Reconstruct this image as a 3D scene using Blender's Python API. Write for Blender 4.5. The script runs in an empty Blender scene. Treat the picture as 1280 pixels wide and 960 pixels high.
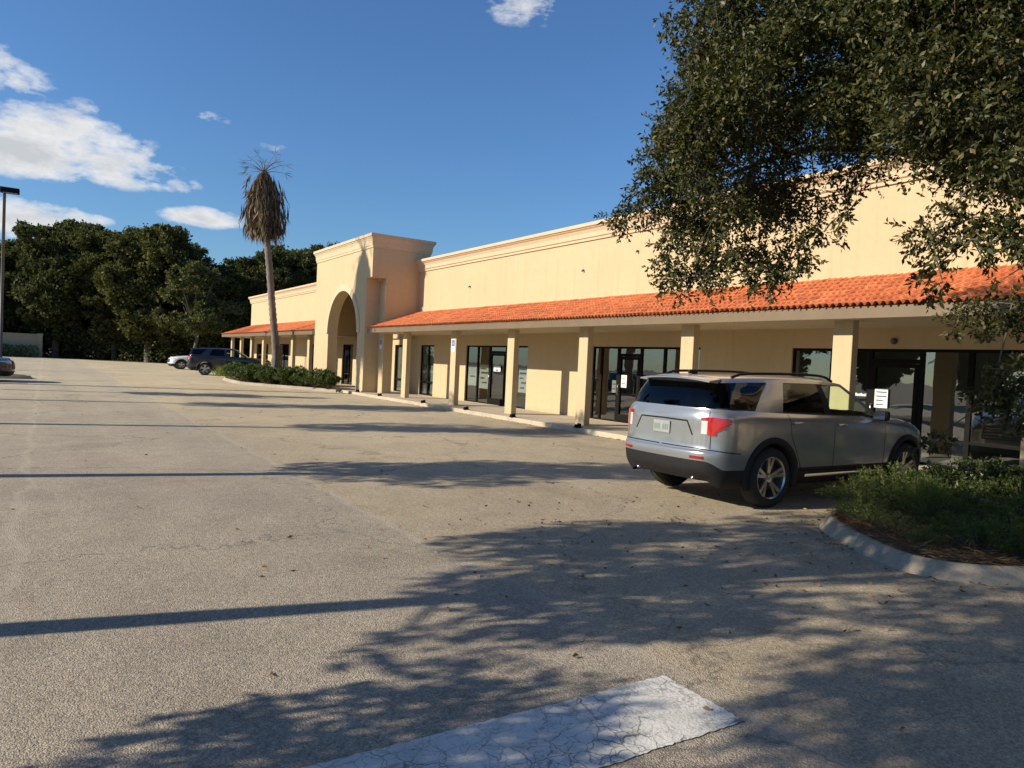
import bpy, math, random
import numpy as np
from mathutils import Vector, Matrix

rnd = random.Random(11)
nrg = np.random.default_rng(7)
sc = bpy.context.scene
COL = sc.collection
PI = math.pi

# ------------------------------------------------------------------ materials
MATS = {}
def new_mat(name):
    m = bpy.data.materials.new(name); m.use_nodes = True
    MATS[name] = m
    nt = m.node_tree
    b = nt.nodes['Principled BSDF']
    return m, nt, b
def nd(nt, t, **kw):
    n = nt.nodes.new(t)
    for k, v in kw.items():
        if k.startswith('i_'):
            key = k[2:]
            n.inputs[int(key) if key.isdigit() else key.replace('_', ' ')].default_value = v
        else:
            setattr(n, k, v)
    return n
def lk(nt, a, b): nt.links.new(a, b)
def noise(nt, scale, detail=4, rough=.55, vec=None, out='Fac'):
    n = nd(nt, 'ShaderNodeTexNoise'); n.inputs['Scale'].default_value = scale
    n.inputs['Detail'].default_value = detail; n.inputs['Roughness'].default_value = rough
    if vec is not None: lk(nt, vec, n.inputs['Vector'])
    return n.outputs[out]
def ramp(nt, fac, stops):
    r = nd(nt, 'ShaderNodeValToRGB'); e = r.color_ramp.elements
    while len(e) < len(stops): e.new(.5)
    for k, (p, c) in enumerate(stops):
        e[k].position = p
        e[k].color = (c[0], c[1], c[2], 1) if not isinstance(c, (int, float)) else (c, c, c, 1)
    lk(nt, fac, r.inputs[0])
    return r.outputs[0]
def mix(nt, fac, a, b, mode='MIX'):
    n = nd(nt, 'ShaderNodeMix', data_type='RGBA', blend_type=mode)
    for s, v in ((n.inputs[0], fac), (n.inputs[6], a), (n.inputs[7], b)):
        if hasattr(v, 'is_output'): lk(nt, v, s)
        elif isinstance(v, (int, float)): s.default_value = v
        else: s.default_value = (v[0], v[1], v[2], 1)
    return n.outputs[2]
def math_(nt, op, a, b=None, c=None):
    n = nd(nt, 'ShaderNodeMath', operation=op)
    for k, v in enumerate((a, b, c)):
        if v is None: continue
        if hasattr(v, 'is_output'): lk(nt, v, n.inputs[k])
        else: n.inputs[k].default_value = v
    return n.outputs[0]
def bump(nt, b, h, strength=.3, dist=.01):
    n = nd(nt, 'ShaderNodeBump'); n.inputs['Strength'].default_value = strength
    n.inputs['Distance'].default_value = dist
    lk(nt, h, n.inputs['Height']); lk(nt, n.outputs[0], b.inputs['Normal'])
def pos(nt):
    return nd(nt, 'ShaderNodeNewGeometry').outputs['Position']
def objc(nt):
    return nd(nt, 'ShaderNodeTexCoord').outputs['Object']
def simple(name, col, rough=.6, metal=0, var=.15, scale=6, bmp=0, coat=0, spec=.5):
    m, nt, b = new_mat(name)
    n = noise(nt, scale, 5, .6, objc(nt))
    lo = [c * (1 - var) for c in col]; hi = [min(1, c * (1 + var)) for c in col]
    lk(nt, ramp(nt, n, [(.25, lo), (.75, hi)]), b.inputs['Base Color'])
    b.inputs['Roughness'].default_value = rough; b.inputs['Metallic'].default_value = metal
    b.inputs['Coat Weight'].default_value = coat; b.inputs['Coat Roughness'].default_value = .03
    b.inputs['Specular IOR Level'].default_value = spec
    if bmp: bump(nt, b, noise(nt, scale * 12, 4, .6, objc(nt)), bmp, .01)
    return m

def mat_asphalt():
    m, nt, b = new_mat('asphalt')
    p = pos(nt)
    big = noise(nt, .22, 5, .6, p); mid = noise(nt, 1.7, 5, .65, p)
    v1 = nd(nt, 'ShaderNodeTexVoronoi'); v1.inputs['Scale'].default_value = 105; lk(nt, p, v1.inputs['Vector'])
    v2 = nd(nt, 'ShaderNodeTexVoronoi'); v2.inputs['Scale'].default_value = 50; lk(nt, p, v2.inputs['Vector'])
    fine = noise(nt, 130, 3, .7, p)
    stone = ramp(nt, v1.outputs['Color'], [(.10, (.19, .162, .128)), (.5, (.42, .355, .270)), (.9, (.64, .56, .44))])
    stone2 = ramp(nt, v2.outputs['Color'], [(.12, (.27, .23, .178)), (.55, (.425, .36, .275)), (.9, (.56, .48, .37))])
    c = mix(nt, .5, stone, stone2)
    gap = ramp(nt, v1.outputs['Distance'], [(.25, 1.), (.75, .74)])
    c = mix(nt, 1, c, gap, 'MULTIPLY')
    c = mix(nt, 1, c, ramp(nt, big, [(.3, (.86, .855, .85)), (.7, (1.12, 1.11, 1.08))]), 'MULTIPLY')
    c = mix(nt, 1, c, ramp(nt, mid, [(.3, .90), (.7, 1.1)]), 'MULTIPLY')
    # older, sandier surfacing towards the stalls, joined along a wandering seam
    sx = nd(nt, 'ShaderNodeSeparateXYZ'); lk(nt, p, sx.inputs[0])
    wob = math_(nt, 'MULTIPLY_ADD', noise(nt, .8, 3, .5, p), .5, -.25)
    x = math_(nt, 'ADD', sx.outputs[0], wob)
    side = ramp(nt, math_(nt, 'MULTIPLY_ADD', x, .5, -1.05), [(.48, .0), (.54, 1.)])
    c = mix(nt, side, c, mix(nt, 1, c, (1.12, 1.08, .98), 'MULTIPLY'))
    d1 = math_(nt, 'ABSOLUTE', math_(nt, 'SUBTRACT', x, 3.1))
    d2 = math_(nt, 'ABSOLUTE', math_(nt, 'ADD', x, .18))
    seam = math_(nt, 'MINIMUM', d1, d2)
    c = mix(nt, ramp(nt, seam, [(.0, .32), (.08, 0.)]), c, (.52, .45, .35))
    # far lot painted paler, imitating how it brightens at a grazing view
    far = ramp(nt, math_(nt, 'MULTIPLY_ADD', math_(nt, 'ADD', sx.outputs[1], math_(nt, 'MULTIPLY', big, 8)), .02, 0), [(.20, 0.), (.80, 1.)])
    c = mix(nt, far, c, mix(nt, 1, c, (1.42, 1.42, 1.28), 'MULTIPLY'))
    # tyre-darkened lanes along the aisle
    lane = math_(nt, 'ABSOLUTE', math_(nt, 'SUBTRACT', math_(nt, 'ABSOLUTE', math_(nt, 'SUBTRACT', x, 1.45)), .8))
    lane = math_(nt, 'MULTIPLY', ramp(nt, lane, [(.0, .5), (.42, 0.)]), ramp(nt, noise(nt, .9, 4, .6, p), [(.35, .2), (.65, 1.)]))
    c = mix(nt, lane, c, mix(nt, 1, c, (.80, .80, .81), 'MULTIPLY'))
    # oil and dirt stains
    st = ramp(nt, noise(nt, .55, 4, .5, p), [(.58, 0.), (.70, .6)])
    c = mix(nt, st, c, mix(nt, 1, c, (.72, .71, .70), 'MULTIPLY'))
    # hairline cracks
    vc = nd(nt, 'ShaderNodeTexVoronoi', feature='DISTANCE_TO_EDGE'); vc.inputs['Scale'].default_value = .23
    nv = nd(nt, 'ShaderNodeVectorMath', operation='MULTIPLY_ADD'); nz = noise(nt, 1.3, 4, .6, p, 'Color')
    lk(nt, nz, nv.inputs[0]); nv.inputs[1].default_value = (1.6, 1.6, 0); lk(nt, p, nv.inputs[2])
    lk(nt, nv.outputs[0], vc.inputs['Vector'])
    c = mix(nt, ramp(nt, vc.outputs['Distance'], [(.0, .55), (.006, 0.)]), c, (.09, .085, .075))
    lk(nt, c, b.inputs['Base Color']); b.inputs['Roughness'].default_value = .88
    b.inputs['Specular IOR Level'].default_value = .3
    h = math_(nt, 'ADD', math_(nt, 'MULTIPLY', v1.outputs['Distance'], -.8), fine)
    bump(nt, b, h, .7, .012)
    return m
def mat_stucco(name, col):
    m, nt, b = new_mat(name)
    p = pos(nt)
    n1 = noise(nt, .5, 5, .6, p); n2 = noise(nt, 5, 5, .65, p); n3 = noise(nt, 70, 3, .6, p)
    mp = nd(nt, 'ShaderNodeMapping'); mp.inputs['Scale'].default_value = (6, 6, .35); lk(nt, p, mp.inputs[0])
    drip = noise(nt, 1, 4, .6, mp.outputs[0])
    f = math_(nt, 'ADD', math_(nt, 'MULTIPLY', n1, .5), math_(nt, 'MULTIPLY', n2, .5))
    c = ramp(nt, f, [(.3, [x * .93 for x in col]), (.7, [x * 1.05 for x in col])])
    c = mix(nt, ramp(nt, drip, [(.52, 0.), (.75, .5)]), c, [col[0] * .80, col[1] * .78, col[2] * .74])
    # splash dirt along the foot of the wall
    sz = nd(nt, 'ShaderNodeSeparateXYZ'); lk(nt, p, sz.inputs[0])
    low = math_(nt, 'ADD', sz.outputs[2], math_(nt, 'MULTIPLY', n2, .25))
    c = mix(nt, ramp(nt, low, [(.18, .5), (.42, 0.)]), c, (.30, .25, .17))
    # courses of block just visible under the paint
    br = nd(nt, 'ShaderNodeTexBrick'); br.inputs['Scale'].default_value = 1
    br.inputs['Brick Width'].default_value = .4; br.inputs['Row Height'].default_value = .2
    br.inputs['Mortar Size'].default_value = .006
    cb = nd(nt, 'ShaderNodeCombineXYZ')
    lk(nt, math_(nt, 'ADD', sz.outputs[0], sz.outputs[1]), cb.inputs[0]); lk(nt, sz.outputs[2], cb.inputs[1])
    lk(nt, cb.outputs[0], br.inputs['Vector'])
    c = mix(nt, math_(nt, 'MULTIPLY', br.outputs['Fac'], .10), c, [x * .8 for x in col])
    lk(nt, c, b.inputs['Base Color']); b.inputs['Roughness'].default_value = .9
    b.inputs['Specular IOR Level'].default_value = .25
    bump(nt, b, math_(nt, 'ADD', n3, math_(nt, 'MULTIPLY', br.outputs['Fac'], -.4)), .35, .008)
    return m
def mat_concrete(name, col):
    m, nt, b = new_mat(name)
    p = pos(nt)
    n1 = noise(nt, 1.2, 6, .65, p); n2 = noise(nt, 45, 4, .7, p); n3 = noise(nt, 6, 5, .6, p)
    c = ramp(nt, n1, [(.3, [x * .78 for x in col]), (.7, [x * 1.12 for x in col])])
    c = mix(nt, 1, c, ramp(nt, n2, [(.3, .8), (.7, 1.15)]), 'MULTIPLY')
    c = mix(nt, ramp(nt, n3, [(.55, 0.), (.72, .55)]), c, [x * .55 for x in col])
    lk(nt, c, b.inputs['Base Color']); b.inputs['Roughness'].default_value = .9
    bump(nt, b, n2, .4, .01)
    return m
def mat_tile():
    m, nt, b = new_mat('terracotta')
    p = objc(nt)
    mp = nd(nt, 'ShaderNodeMapping'); mp.inputs['Scale'].default_value = (3.2, 7.4, 0); lk(nt, p, mp.inputs[0])
    v = nd(nt, 'ShaderNodeTexVoronoi'); v.inputs['Scale'].default_value = 1; v.inputs['Randomness'].default_value = .35
    lk(nt, mp.outputs[0], v.inputs['Vector'])
    c = ramp(nt, v.outputs['Color'], [(.1, (.54, .155, .055)), (.5, (.67, .21, .075)), (.9, (.76, .28, .11))])
    c = mix(nt, ramp(nt, noise(nt, 1.1, 5, .65, p), [(.48, 0.), (.74, .65)]), c, (.33, .115, .05))
    c = mix(nt, 1, c, ramp(nt, noise(nt, 30, 3, .6, p), [(.3, .88), (.7, 1.1)]), 'MULTIPLY')
    lk(nt, c, b.inputs['Base Color']); b.inputs['Roughness'].default_value = .8
    return m
def mat_leaf(name, cols, rough=.45, trans=.25, spec=.45, dead=None):
    m, nt, b = new_mat(name)
    g = nd(nt, 'ShaderNodeNewGeometry')
    oi = nd(nt, 'ShaderNodeObjectInfo')
    r = g.outputs['Random Per Island']
    c = ramp(nt, r, [(0, cols[0]), (.5, cols[1]), (.96, cols[2])] + ([(1., dead)] if dead else []))
    c = mix(nt, 1, c, ramp(nt, oi.outputs['Random'], [(0, (.85, .86, .85)), (1, (1.2, 1.12, 1.0))]), 'MULTIPLY')
    lk(nt, c, b.inputs['Base Color']); b.inputs['Roughness'].default_value = rough
    b.inputs['Specular IOR Level'].default_value = spec
    t = nd(nt, 'ShaderNodeBsdfTranslucent'); lk(nt, mix(nt, 1, c, (1.3, 1.5, .6), 'MULTIPLY'), t.inputs[0])
    ms = nd(nt, 'ShaderNodeMixShader'); ms.inputs[0].default_value = trans
    lk(nt, b.outputs[0], ms.inputs[1]); lk(nt, t.outputs[0], ms.inputs[2])
    lk(nt, ms.outputs[0], nt.nodes['Material Output'].inputs[0])
    return m
def mat_bark(name, lo, hi, scale=9):
    m, nt, b = new_mat(name)
    p = objc(nt)
    mp = nd(nt, 'ShaderNodeMapping'); mp.inputs['Scale'].default_value = (1, 1, .25); lk(nt, p, mp.inputs[0])
    n = noise(nt, scale, 6, .7, mp.outputs[0])
    lk(nt, ramp(nt, n, [(.3, lo), (.7, hi)]), b.inputs['Base Color'])
    b.inputs['Roughness'].default_value = .95
    bump(nt, b, n, .8, .04)
    return m
def mat_glass(name, tint, refl=1.5, rough=.0):
    m, nt, b = new_mat(name)
    nt.nodes.remove(b)
    t = nd(nt, 'ShaderNodeBsdfTransparent'); t.inputs[0].default_value = (*tint, 1)
    g = nd(nt, 'ShaderNodeBsdfGlossy'); g.inputs['Roughness'].default_value = rough
    g.inputs[0].default_value = (.92, .95, .95, 1)
    f = nd(nt, 'ShaderNodeFresnel'); f.inputs[0].default_value = refl
    p = objc(nt); wb = nd(nt, 'ShaderNodeBump'); wb.inputs['Strength'].default_value = .04; wb.inputs['Distance'].default_value = .05
    lk(nt, noise(nt, 1.5, 2, .5, p), wb.inputs['Height'])
    lk(nt, wb.outputs[0], g.inputs['Normal'])
    gg = nd(nt, 'ShaderNodeNewGeometry')
    ms = nd(nt, 'ShaderNodeMixShader'); lk(nt, math_(nt, 'MULTIPLY', f.outputs[0], math_(nt, 'SUBTRACT', 1, gg.outputs['Backfacing'])), ms.inputs[0])
    lk(nt, t.outputs[0], ms.inputs[1]); lk(nt, g.outputs[0], ms.inputs[2])
    lk(nt, ms.outputs[0], nt.nodes['Material Output'].inputs[0])
    return m
def mat_paint(name, col, metal=.75, rough=.32):
    m, nt, b = new_mat(name)
    p = objc(nt)
    fl = noise(nt, 900, 2, .6, p)
    c = mix(nt, 1, (col[0], col[1], col[2]), ramp(nt, fl, [(.3, .88), (.7, 1.1)]), 'MULTIPLY')
    # road film low on the body
    sz = nd(nt, 'ShaderNodeSeparateXYZ'); lk(nt, p, sz.inputs[0])
    low = math_(nt, 'ADD', sz.outputs[2], math_(nt, 'MULTIPLY', noise(nt, 2, 2, .5, p), .2))
    film = ramp(nt, low, [(.40, .14), (.8, .0)])
    c = mix(nt, film, c, (.26, .23, .18))
    lk(nt, c, b.inputs['Base Color'])
    lk(nt, math_(nt, 'MULTIPLY_ADD', film, .6, rough), b.inputs['Roughness'])
    b.inputs['Metallic'].default_value = metal
    b.inputs['Coat Weight'].default_value = .8; b.inputs['Coat Roughness'].default_value = .04
    return m
def mat_stripe():
    m, nt, b = new_mat('road_paint')
    p = pos(nt)
    nv = nd(nt, 'ShaderNodeVectorMath', operation='MULTIPLY_ADD'); nz = noise(nt, 9, 4, .6, p, 'Color')
    lk(nt, nz, nv.inputs[0]); nv.inputs[1].default_value = (.10, .10, 0); lk(nt, p, nv.inputs[2])
    def crk(scale, w):
        v = nd(nt, 'ShaderNodeTexVoronoi', feature='DISTANCE_TO_EDGE'); v.inputs['Scale'].default_value = scale
        lk(nt, nv.outputs[0], v.inputs['Vector'])
        return ramp(nt, v.outputs['Distance'], [(w * .5, 1.), (w, 0.)])
    cr = math_(nt, 'MAXIMUM', math_(nt, 'MULTIPLY', crk(11, .03), .8), crk(5.5, .020))
    worn = ramp(nt, math_(nt, 'ADD', noise(nt, 38, 5, .75, p), math_(nt, 'MULTIPLY', math_(nt, 'SUBTRACT', noise(nt, 4, 4, .6, p), .5), .5)), [(.54, 0.), (.66, .85)])
    base = ramp(nt, noise(nt, 3, 5, .6, p), [(.3, (.52, .50, .44)), (.7, (.72, .69, .63))])
    c = mix(nt, worn, base, (.34, .315, .27))
    c = mix(nt, math_(nt, 'MULTIPLY', cr, ramp(nt, noise(nt, 2.3, 3, .5, p), [(.35, .12), (.62, .85)])), c, (.10, .095, .085))
    lk(nt, c, b.inputs['Base Color']); b.inputs['Roughness'].default_value = .8
    bump(nt, b, noise(nt, 70, 3, .6, p), .5, .008)
    return m

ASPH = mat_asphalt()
STUC = mat_stucco('stucco', (.508, .394, .238))
STUC2 = mat_stucco('stucco_cornice', (.545, .43, .285))
SOFF = simple('soffit_paint', (.45, .37, .25), .8, var=.1, scale=2)
FASC = simple('fascia_paint', (.152, .106, .060), .6, var=.12, scale=3)
CONC = mat_concrete('kerb_concrete', (.36, .30, .22))
WALK = mat_concrete('walk_concrete', (.46, .385, .28))
TILE = mat_tile()
STRIPE = mat_stripe()
OAK = mat_leaf('oak_leaf', [(.019, .027, .007), (.038, .048, .012), (.095, .09, .027)], .5, .2, .32, (.16, .11, .05))
WOOD_L = mat_leaf('wood_leaf', [(.045, .054, .022), (.074, .083, .033), (.125, .127, .055)], .7, .22, .12)
PALE_L = mat_leaf('pale_leaf', [(.05, .062, .02), (.085, .095, .032), (.13, .13, .05)], .6, .25, .3)
FERN = mat_leaf('fern_leaf', [(.05, .085, .02), (.10, .14, .035), (.19, .21, .06)], .6, .35, .3, (.24, .15, .07))
HEDGE = mat_leaf('hedge_leaf', [(.03, .05, .015), (.06, .09, .022), (.11, .135, .04)], .5, .25, .4)
GRASSY = mat_leaf('grassy_leaf', [(.10, .14, .03), (.16, .20, .05), (.24, .26, .09)], .6, .35, .3)
FROND = mat_leaf('dead_frond', [(.055, .036, .022), (.13, .092, .06), (.27, .21, .15)], .85, .12, .2)
STRAW = mat_leaf('straw', [(.13, .065, .03), (.22, .12, .055), (.34, .22, .12)], .9, .05, .2)
BARK = mat_bark('oak_bark', (.05, .042, .034), (.16, .135, .11))
PALMB = mat_bark('palm_bark', (.09, .072, .06), (.25, .205, .17), 5)
SOIL = simple('mulch', (.10, .058, .032), .95, var=.5, scale=14, bmp=1)
DUFF = simple('leaf_litter_ground', (.10, .078, .05), .95, var=.4, scale=2, bmp=.6)
BLACKM = simple('black_aluminium', (.011, .0105, .0105), .7, .0, var=.2, spec=.06)
PLAST = simple('black_plastic', (.013, .013, .0135), .62, 0, var=.25, scale=20, spec=.3)
RUBBER = simple('rubber', (.018, .018, .018), .85, 0, var=.3, scale=25)
DARK = simple('dark_interior', (.035, .034, .033), .9, 0, var=.2)
SHOP_IN = simple('shop_interior', (.36, .35, .33), .9, 0, var=.3, scale=.8)
CHROME = simple('chrome', (.75, .75, .74), .15, 1, var=.05)
ALLOY = simple('alloy', (.52, .51, .49), .3, .9, var=.12)
WHITEP = simple('paper', (.66, .66, .64), .8, 0, var=.05)
INK = simple('ink', (.10, .10, .12), .8, 0)
BLIND = simple('blind_fabric', (.72, .72, .70), .8, 0, var=.08, scale=3)
BLUE = simple('sign_blue', (.03, .09, .30), .5, 0, var=.1)
POLEM = simple('pole_paint', (.10, .088, .072), .55, .3, var=.2, scale=2)
TAILR = simple('tail_red', (.42, .010, .010), .12, 0, var=.1, coat=1)
TAILW = simple('tail_clear', (.55, .53, .52), .12, 0, var=.1, coat=1)
REFLR = simple('reflector_red', (.25, .015, .012), .2, 0)
HEADL = simple('headlamp_lens', (.6, .62, .64), .06, .3, var=.2, coat=1)
PLATE = simple('plate_metal', (.27, .28, .28), .5, 0, var=.12, scale=14)
GREENP = simple('plate_green', (.14, .20, .15), .6, 0)
SHOPG = mat_glass('shop_glass', (.74, .77, .75), 2.6)
CARG_D = mat_glass('privacy_glass', (.035, .04, .05), 1.36)
CARG_L = mat_glass('clear_glass', (.84, .95, .86), 1.45)
SILVER = mat_paint('silver_paint', (.34, .35, .36), .6, .22)
NAVY = mat_paint('navy_paint', (.010, .012, .022), .2, .2)
WHITEC = mat_paint('white_paint', (.78, .78, .76), 0, .3)
BLACKC = mat_paint('black_paint', (.015, .016, .018), .2, .2)
WALLW = mat_stucco('yard_wall_paint', (.36, .31, .22))
LOGM = simple('dry_wood', (.34, .29, .22), .9, 0, var=.3, scale=8, bmp=.6)

# ------------------------------------------------------------------ mesh helpers
class MB:
    def __init__(s): s.v = []; s.f = []; s.m = []
    def add(s, vs, fs, mi=0):
        o = len(s.v); s.v += [tuple(map(float, v)) for v in vs]
        for f in fs: s.f.append(tuple(i + o for i in f)); s.m.append(mi)
        return s
    def box(s, x0, x1, y0, y1, z0, z1, mi=0):
        if x0 > x1: x0, x1 = x1, x0
        if y0 > y1: y0, y1 = y1, y0
        vs = [(x, y, z) for z in (z0, z1) for y in (y0, y1) for x in (x0, x1)]
        return s.add(vs, [(0, 2, 3, 1), (4, 5, 7, 6), (0, 1, 5, 4), (2, 6, 7, 3), (0, 4, 6, 2), (1, 3, 7, 5)], mi)
    def rbox(s, c, size, M=None, mi=0):
        hx, hy, hz = [q / 2 for q in size]
        vs = [Vector((x, y, z)) for z in (-hz, hz) for y in (-hy, hy) for x in (-hx, hx)]
        if M is not None: vs = [M @ v for v in vs]
        vs = [v + Vector(c) for v in vs]
        return s.add(vs, [(0, 2, 3, 1), (4, 5, 7, 6), (0, 1, 5, 4), (2, 6, 7, 3), (0, 4, 6, 2), (1, 3, 7, 5)], mi)
    def tube(s, pts, rad, n=8, cap=True, mi=0):
        pts = [Vector(p) for p in pts]
        if not isinstance(rad, (list, tuple)): rad = [rad] * len(pts)
        vs = []; up = Vector((.13, .21, .97))
        for k, p in enumerate(pts):
            d = (pts[min(k + 1, len(pts) - 1)] - pts[max(k - 1, 0)])
            d = d.normalized() if d.length > 1e-9 else Vector((0, 0, 1))
            a = d.cross(up)
            if a.length < .05: a = d.cross(Vector((1, 0, 0)))
            a.normalize(); b = d.cross(a)
            for i in range(n):
                t = 2 * PI * i / n
                vs.append(p + (a * math.cos(t) + b * math.sin(t)) * rad[k])
        fs = []
        for k in range(len(pts) - 1):
            for i in range(n):
                fs.append((k * n + i, k * n + (i + 1) % n, (k + 1) * n + (i + 1) % n, (k + 1) * n + i))
        if cap:
            fs.append(tuple(range(n))); fs.append(tuple(range((len(pts) - 1) * n, len(pts) * n))[::-1])
        return s.add(vs, fs, mi)
    def lathe_y(s, prof, c=(0, 0, 0), n=40, mi=0, closed=False):
        # prof = (y, r): a turned shape about the y axis
        vs = []; m = len(prof)
        for i in range(n):
            t = 2 * PI * i / n
            for (y, r) in prof:
                vs.append((c[0] + r * math.cos(t), c[1] + y, c[2] + r * math.sin(t)))
        fs = []
        for i in range(n):
            j = (i + 1) % n
            for k in range(m - 1 + (1 if closed else 0)):
                k2 = (k + 1) % m
                fs.append((i * m + k, i * m + k2, j * m + k2, j * m + k))
        return s.add(vs, fs, mi)
    def build(s, name, mats, parent=None, smooth=False, world=True, bevel=0):
        me = bpy.data.meshes.new(name)
        vs = s.v
        if parent is not None and world:
            o = world_loc(parent)
            vs = [(a - o[0], b - o[1], c - o[2]) for a, b, c in vs]
        me.from_pydata(vs, [], s.f)
        if not isinstance(mats, (list, tuple)): mats = [mats]
        for m in mats: me.materials.append(m)
        if len(mats) > 1: me.polygons.foreach_set('material_index', s.m)
        if smooth: me.polygons.foreach_set('use_smooth', [True] * len(me.polygons))
        me.update()
        ob = bpy.data.objects.new(name, me); COL.objects.link(ob)
        if parent is not None: ob.parent = parent
        if bevel:
            bv = ob.modifiers.new('edge', 'BEVEL'); bv.width = bevel; bv.segments = 2; bv.limit_method = 'ANGLE'
        return ob
WLOC = {}
def world_loc(p):
    v = Vector((0, 0, 0))
    while p is not None: v += p.location; p = p.parent
    return v
def quads(name, V, mat, parent=None, world=True, smooth=False):
    """V: (N,4,3) array of separate leaf quads -> one mesh object"""
    n = len(V); V = np.asarray(V, dtype=np.float32).reshape(-1, 3)
    if parent is not None and world: V = V - np.array(world_loc(parent), dtype=np.float32)
    me = bpy.data.meshes.new(name)
    me.vertices.add(n * 4); me.loops.add(n * 4); me.polygons.add(n)
    me.vertices.foreach_set('co', V.ravel())
    me.loops.foreach_set('vertex_index', np.arange(n * 4, dtype=np.int32))
    me.polygons.foreach_set('loop_start', np.arange(0, n * 4, 4, dtype=np.int32))
    me.polygons.foreach_set('loop_total', np.full(n, 4, dtype=np.int32))
    me.materials.append(mat); me.update(calc_edges=True)
    ob = bpy.data.objects.new(name, me); COL.objects.link(ob)
    if parent is not None: ob.parent = parent
    return ob
def unit(a): return a / np.maximum(np.linalg.norm(a, axis=-1, keepdims=True), 1e-9)
def leaves(P, D, L, W, jit=.4):
    """rhombic leaves at P pointing along D"""
    n = len(P); D = unit(D + nrg.normal(0, jit, (n, 3)))
    S = unit(np.cross(D, nrg.normal(0, 1, (n, 3))))
    N = np.cross(D, S)
    L = (L * nrg.uniform(.7, 1.25, n))[:, None]; W = (W * nrg.uniform(.75, 1.25, n))[:, None]
    a = P; c = P + D * L - N * L * .12
    m = P + D * L * .48 + N * L * .05
    return np.stack([a, m + S * W * .5, c, m - S * W * .5], axis=1)
def empty(name, loc, rz=0):
    o = bpy.data.objects.new(name, None); COL.objects.link(o)
    o.location = loc; o.rotation_euler = (0, 0, rz); o.empty_display_size = .2
    return o
def tag(o, label=None, cat=None, group=None, kind=None):
    if label: o['label'] = label
    if cat: o['category'] = cat
    if group: o['group'] = group
    if kind: o['kind'] = kind
    return o
def copy_tree(o, parent=None, override=None):
    c = o.copy(); COL.objects.link(c); c.parent = parent
    if override and o.type == 'MESH':
        for k, s in enumerate(o.material_slots):
            if s.material and s.material.name in override:
                c.material_slots[k].link = 'OBJECT'; c.material_slots[k].material = override[s.material.name]
    for ch in list(o.children): copy_tree(ch, c, override)
    return c
def catmull(pts, k=8, closed=False):
    pts = [np.array(p, float) for p in pts]; n = len(pts); out = []
    rng_ = range(n if closed else n - 1)
    for i in rng_:
        g = lambda j: pts[j % n] if closed else pts[min(max(j, 0), n - 1)]
        a, b, c, d = g(i - 1), g(i), g(i + 1), g(i + 2)
        for q in range(k):
            t = q / k
            out.append(.5 * (2 * b + (c - a) * t + (2 * a - 5 * b + 4 * c - d) * t * t + (3 * b - a - 3 * c + d) * t ** 3))
    if not closed: out.append(pts[-1])
    return out

EXPO, SUN_E, SKY_S, CLOUD_V, SKY_TINT = .47, 5.0, .064, 11, (.77, 1.10, 1.51)

# ------------------------------------------------------------------ camera
cam = bpy.data.cameras.new('camera'); co = bpy.data.objects.new('camera', cam); COL.objects.link(co)
cam.sensor_fit = 'HORIZONTAL'; cam.sensor_width = 36; cam.lens = 36 * 890 / 1280
cam.clip_start = .05; cam.clip_end = 5000
cr = Vector((.83534885, -.54768368, .0472746)); cu = Vector((-.02424251, .04921171, .99849412)); cd = Vector((.5491854, .83523697, -.02783172))
co.matrix_world = Matrix(((cr.x, cu.x, -cd.x, 0), (cr.y, cu.y, -cd.y, 0), (cr.z, cu.z, -cd.z, 1.75), (0, 0, 0, 1)))
sc.camera = co
sc.render.resolution_x, sc.render.resolution_y = 1024, 768
vs_ = sc.view_settings
vs_.view_transform = 'Standard'; vs_.look = 'None'; vs_.exposure = EXPO; vs_.gamma = 1
try: sc.display_settings.display_device = 'sRGB'
except Exception: pass
sc.cycles.max_bounces = 8; sc.cycles.transparent_max_bounces = 16

# ------------------------------------------------------------------ sky, clouds and sun
SUN_EL = math.radians(26.3); SUN_AZ = math.atan2(-.972, .233)   # clockwise from +Y
sd = Vector((math.sin(SUN_AZ) * math.cos(SUN_EL), math.cos(SUN_AZ) * math.cos(SUN_EL), math.sin(SUN_EL)))
L = bpy.data.lights.new('sun', 'SUN'); L.energy = SUN_E; L.angle = math.radians(.53); L.color = (1, .90, .74)
lo = bpy.data.objects.new('sun', L); COL.objects.link(lo)
lo.rotation_euler = (-sd).to_track_quat('-Z', 'Y').to_euler(); lo.location = (-30, 10, 30)
w = bpy.data.worlds.new('World'); sc.world = w; w.use_nodes = True
nt = w.node_tree
for n in list(nt.nodes): nt.nodes.remove(n)
out = nt.nodes.new('ShaderNodeOutputWorld'); bg = nt.nodes.new('ShaderNodeBackground')
sky = nt.nodes.new('ShaderNodeTexSky'); sky.sky_type = 'NISHITA'; sky.sun_disc = False
sky.sun_elevation = SUN_EL; sky.sun_rotation = SUN_AZ
sky.air_density = 1.25; sky.dust_density = .3; sky.ozone_density = 3.2
bg.inputs['Strength'].default_value = SKY_S
tc = nt.nodes.new('ShaderNodeTexCoord')
D = tc.outputs['Generated']
CL = [(.005,.975,.226,.105,.040,1),(.058,.975,.214,.080,.026,1),(-.025,.978,.214,.085,.030,1),(-.018,.970,.242,.050,.026,.9),(-.033,.959,.283,.045,.024,.42),(.035,.962,.270,.028,.012,.35),(.134,.970,.204,.034,.013,.62),(.162,.973,.166,.050,.013,.75),(-.03,.989,.140,.075,.024,.9),(.023,.987,.148,.045,.012,.7),(.155,.946,.283,.034,.009,.38),(.491,.751,.443,.066,.022,.45),(-.055,.953,.299,.03,.022,.5),(.239,.935,.260,.026,.008,.25)]
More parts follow.
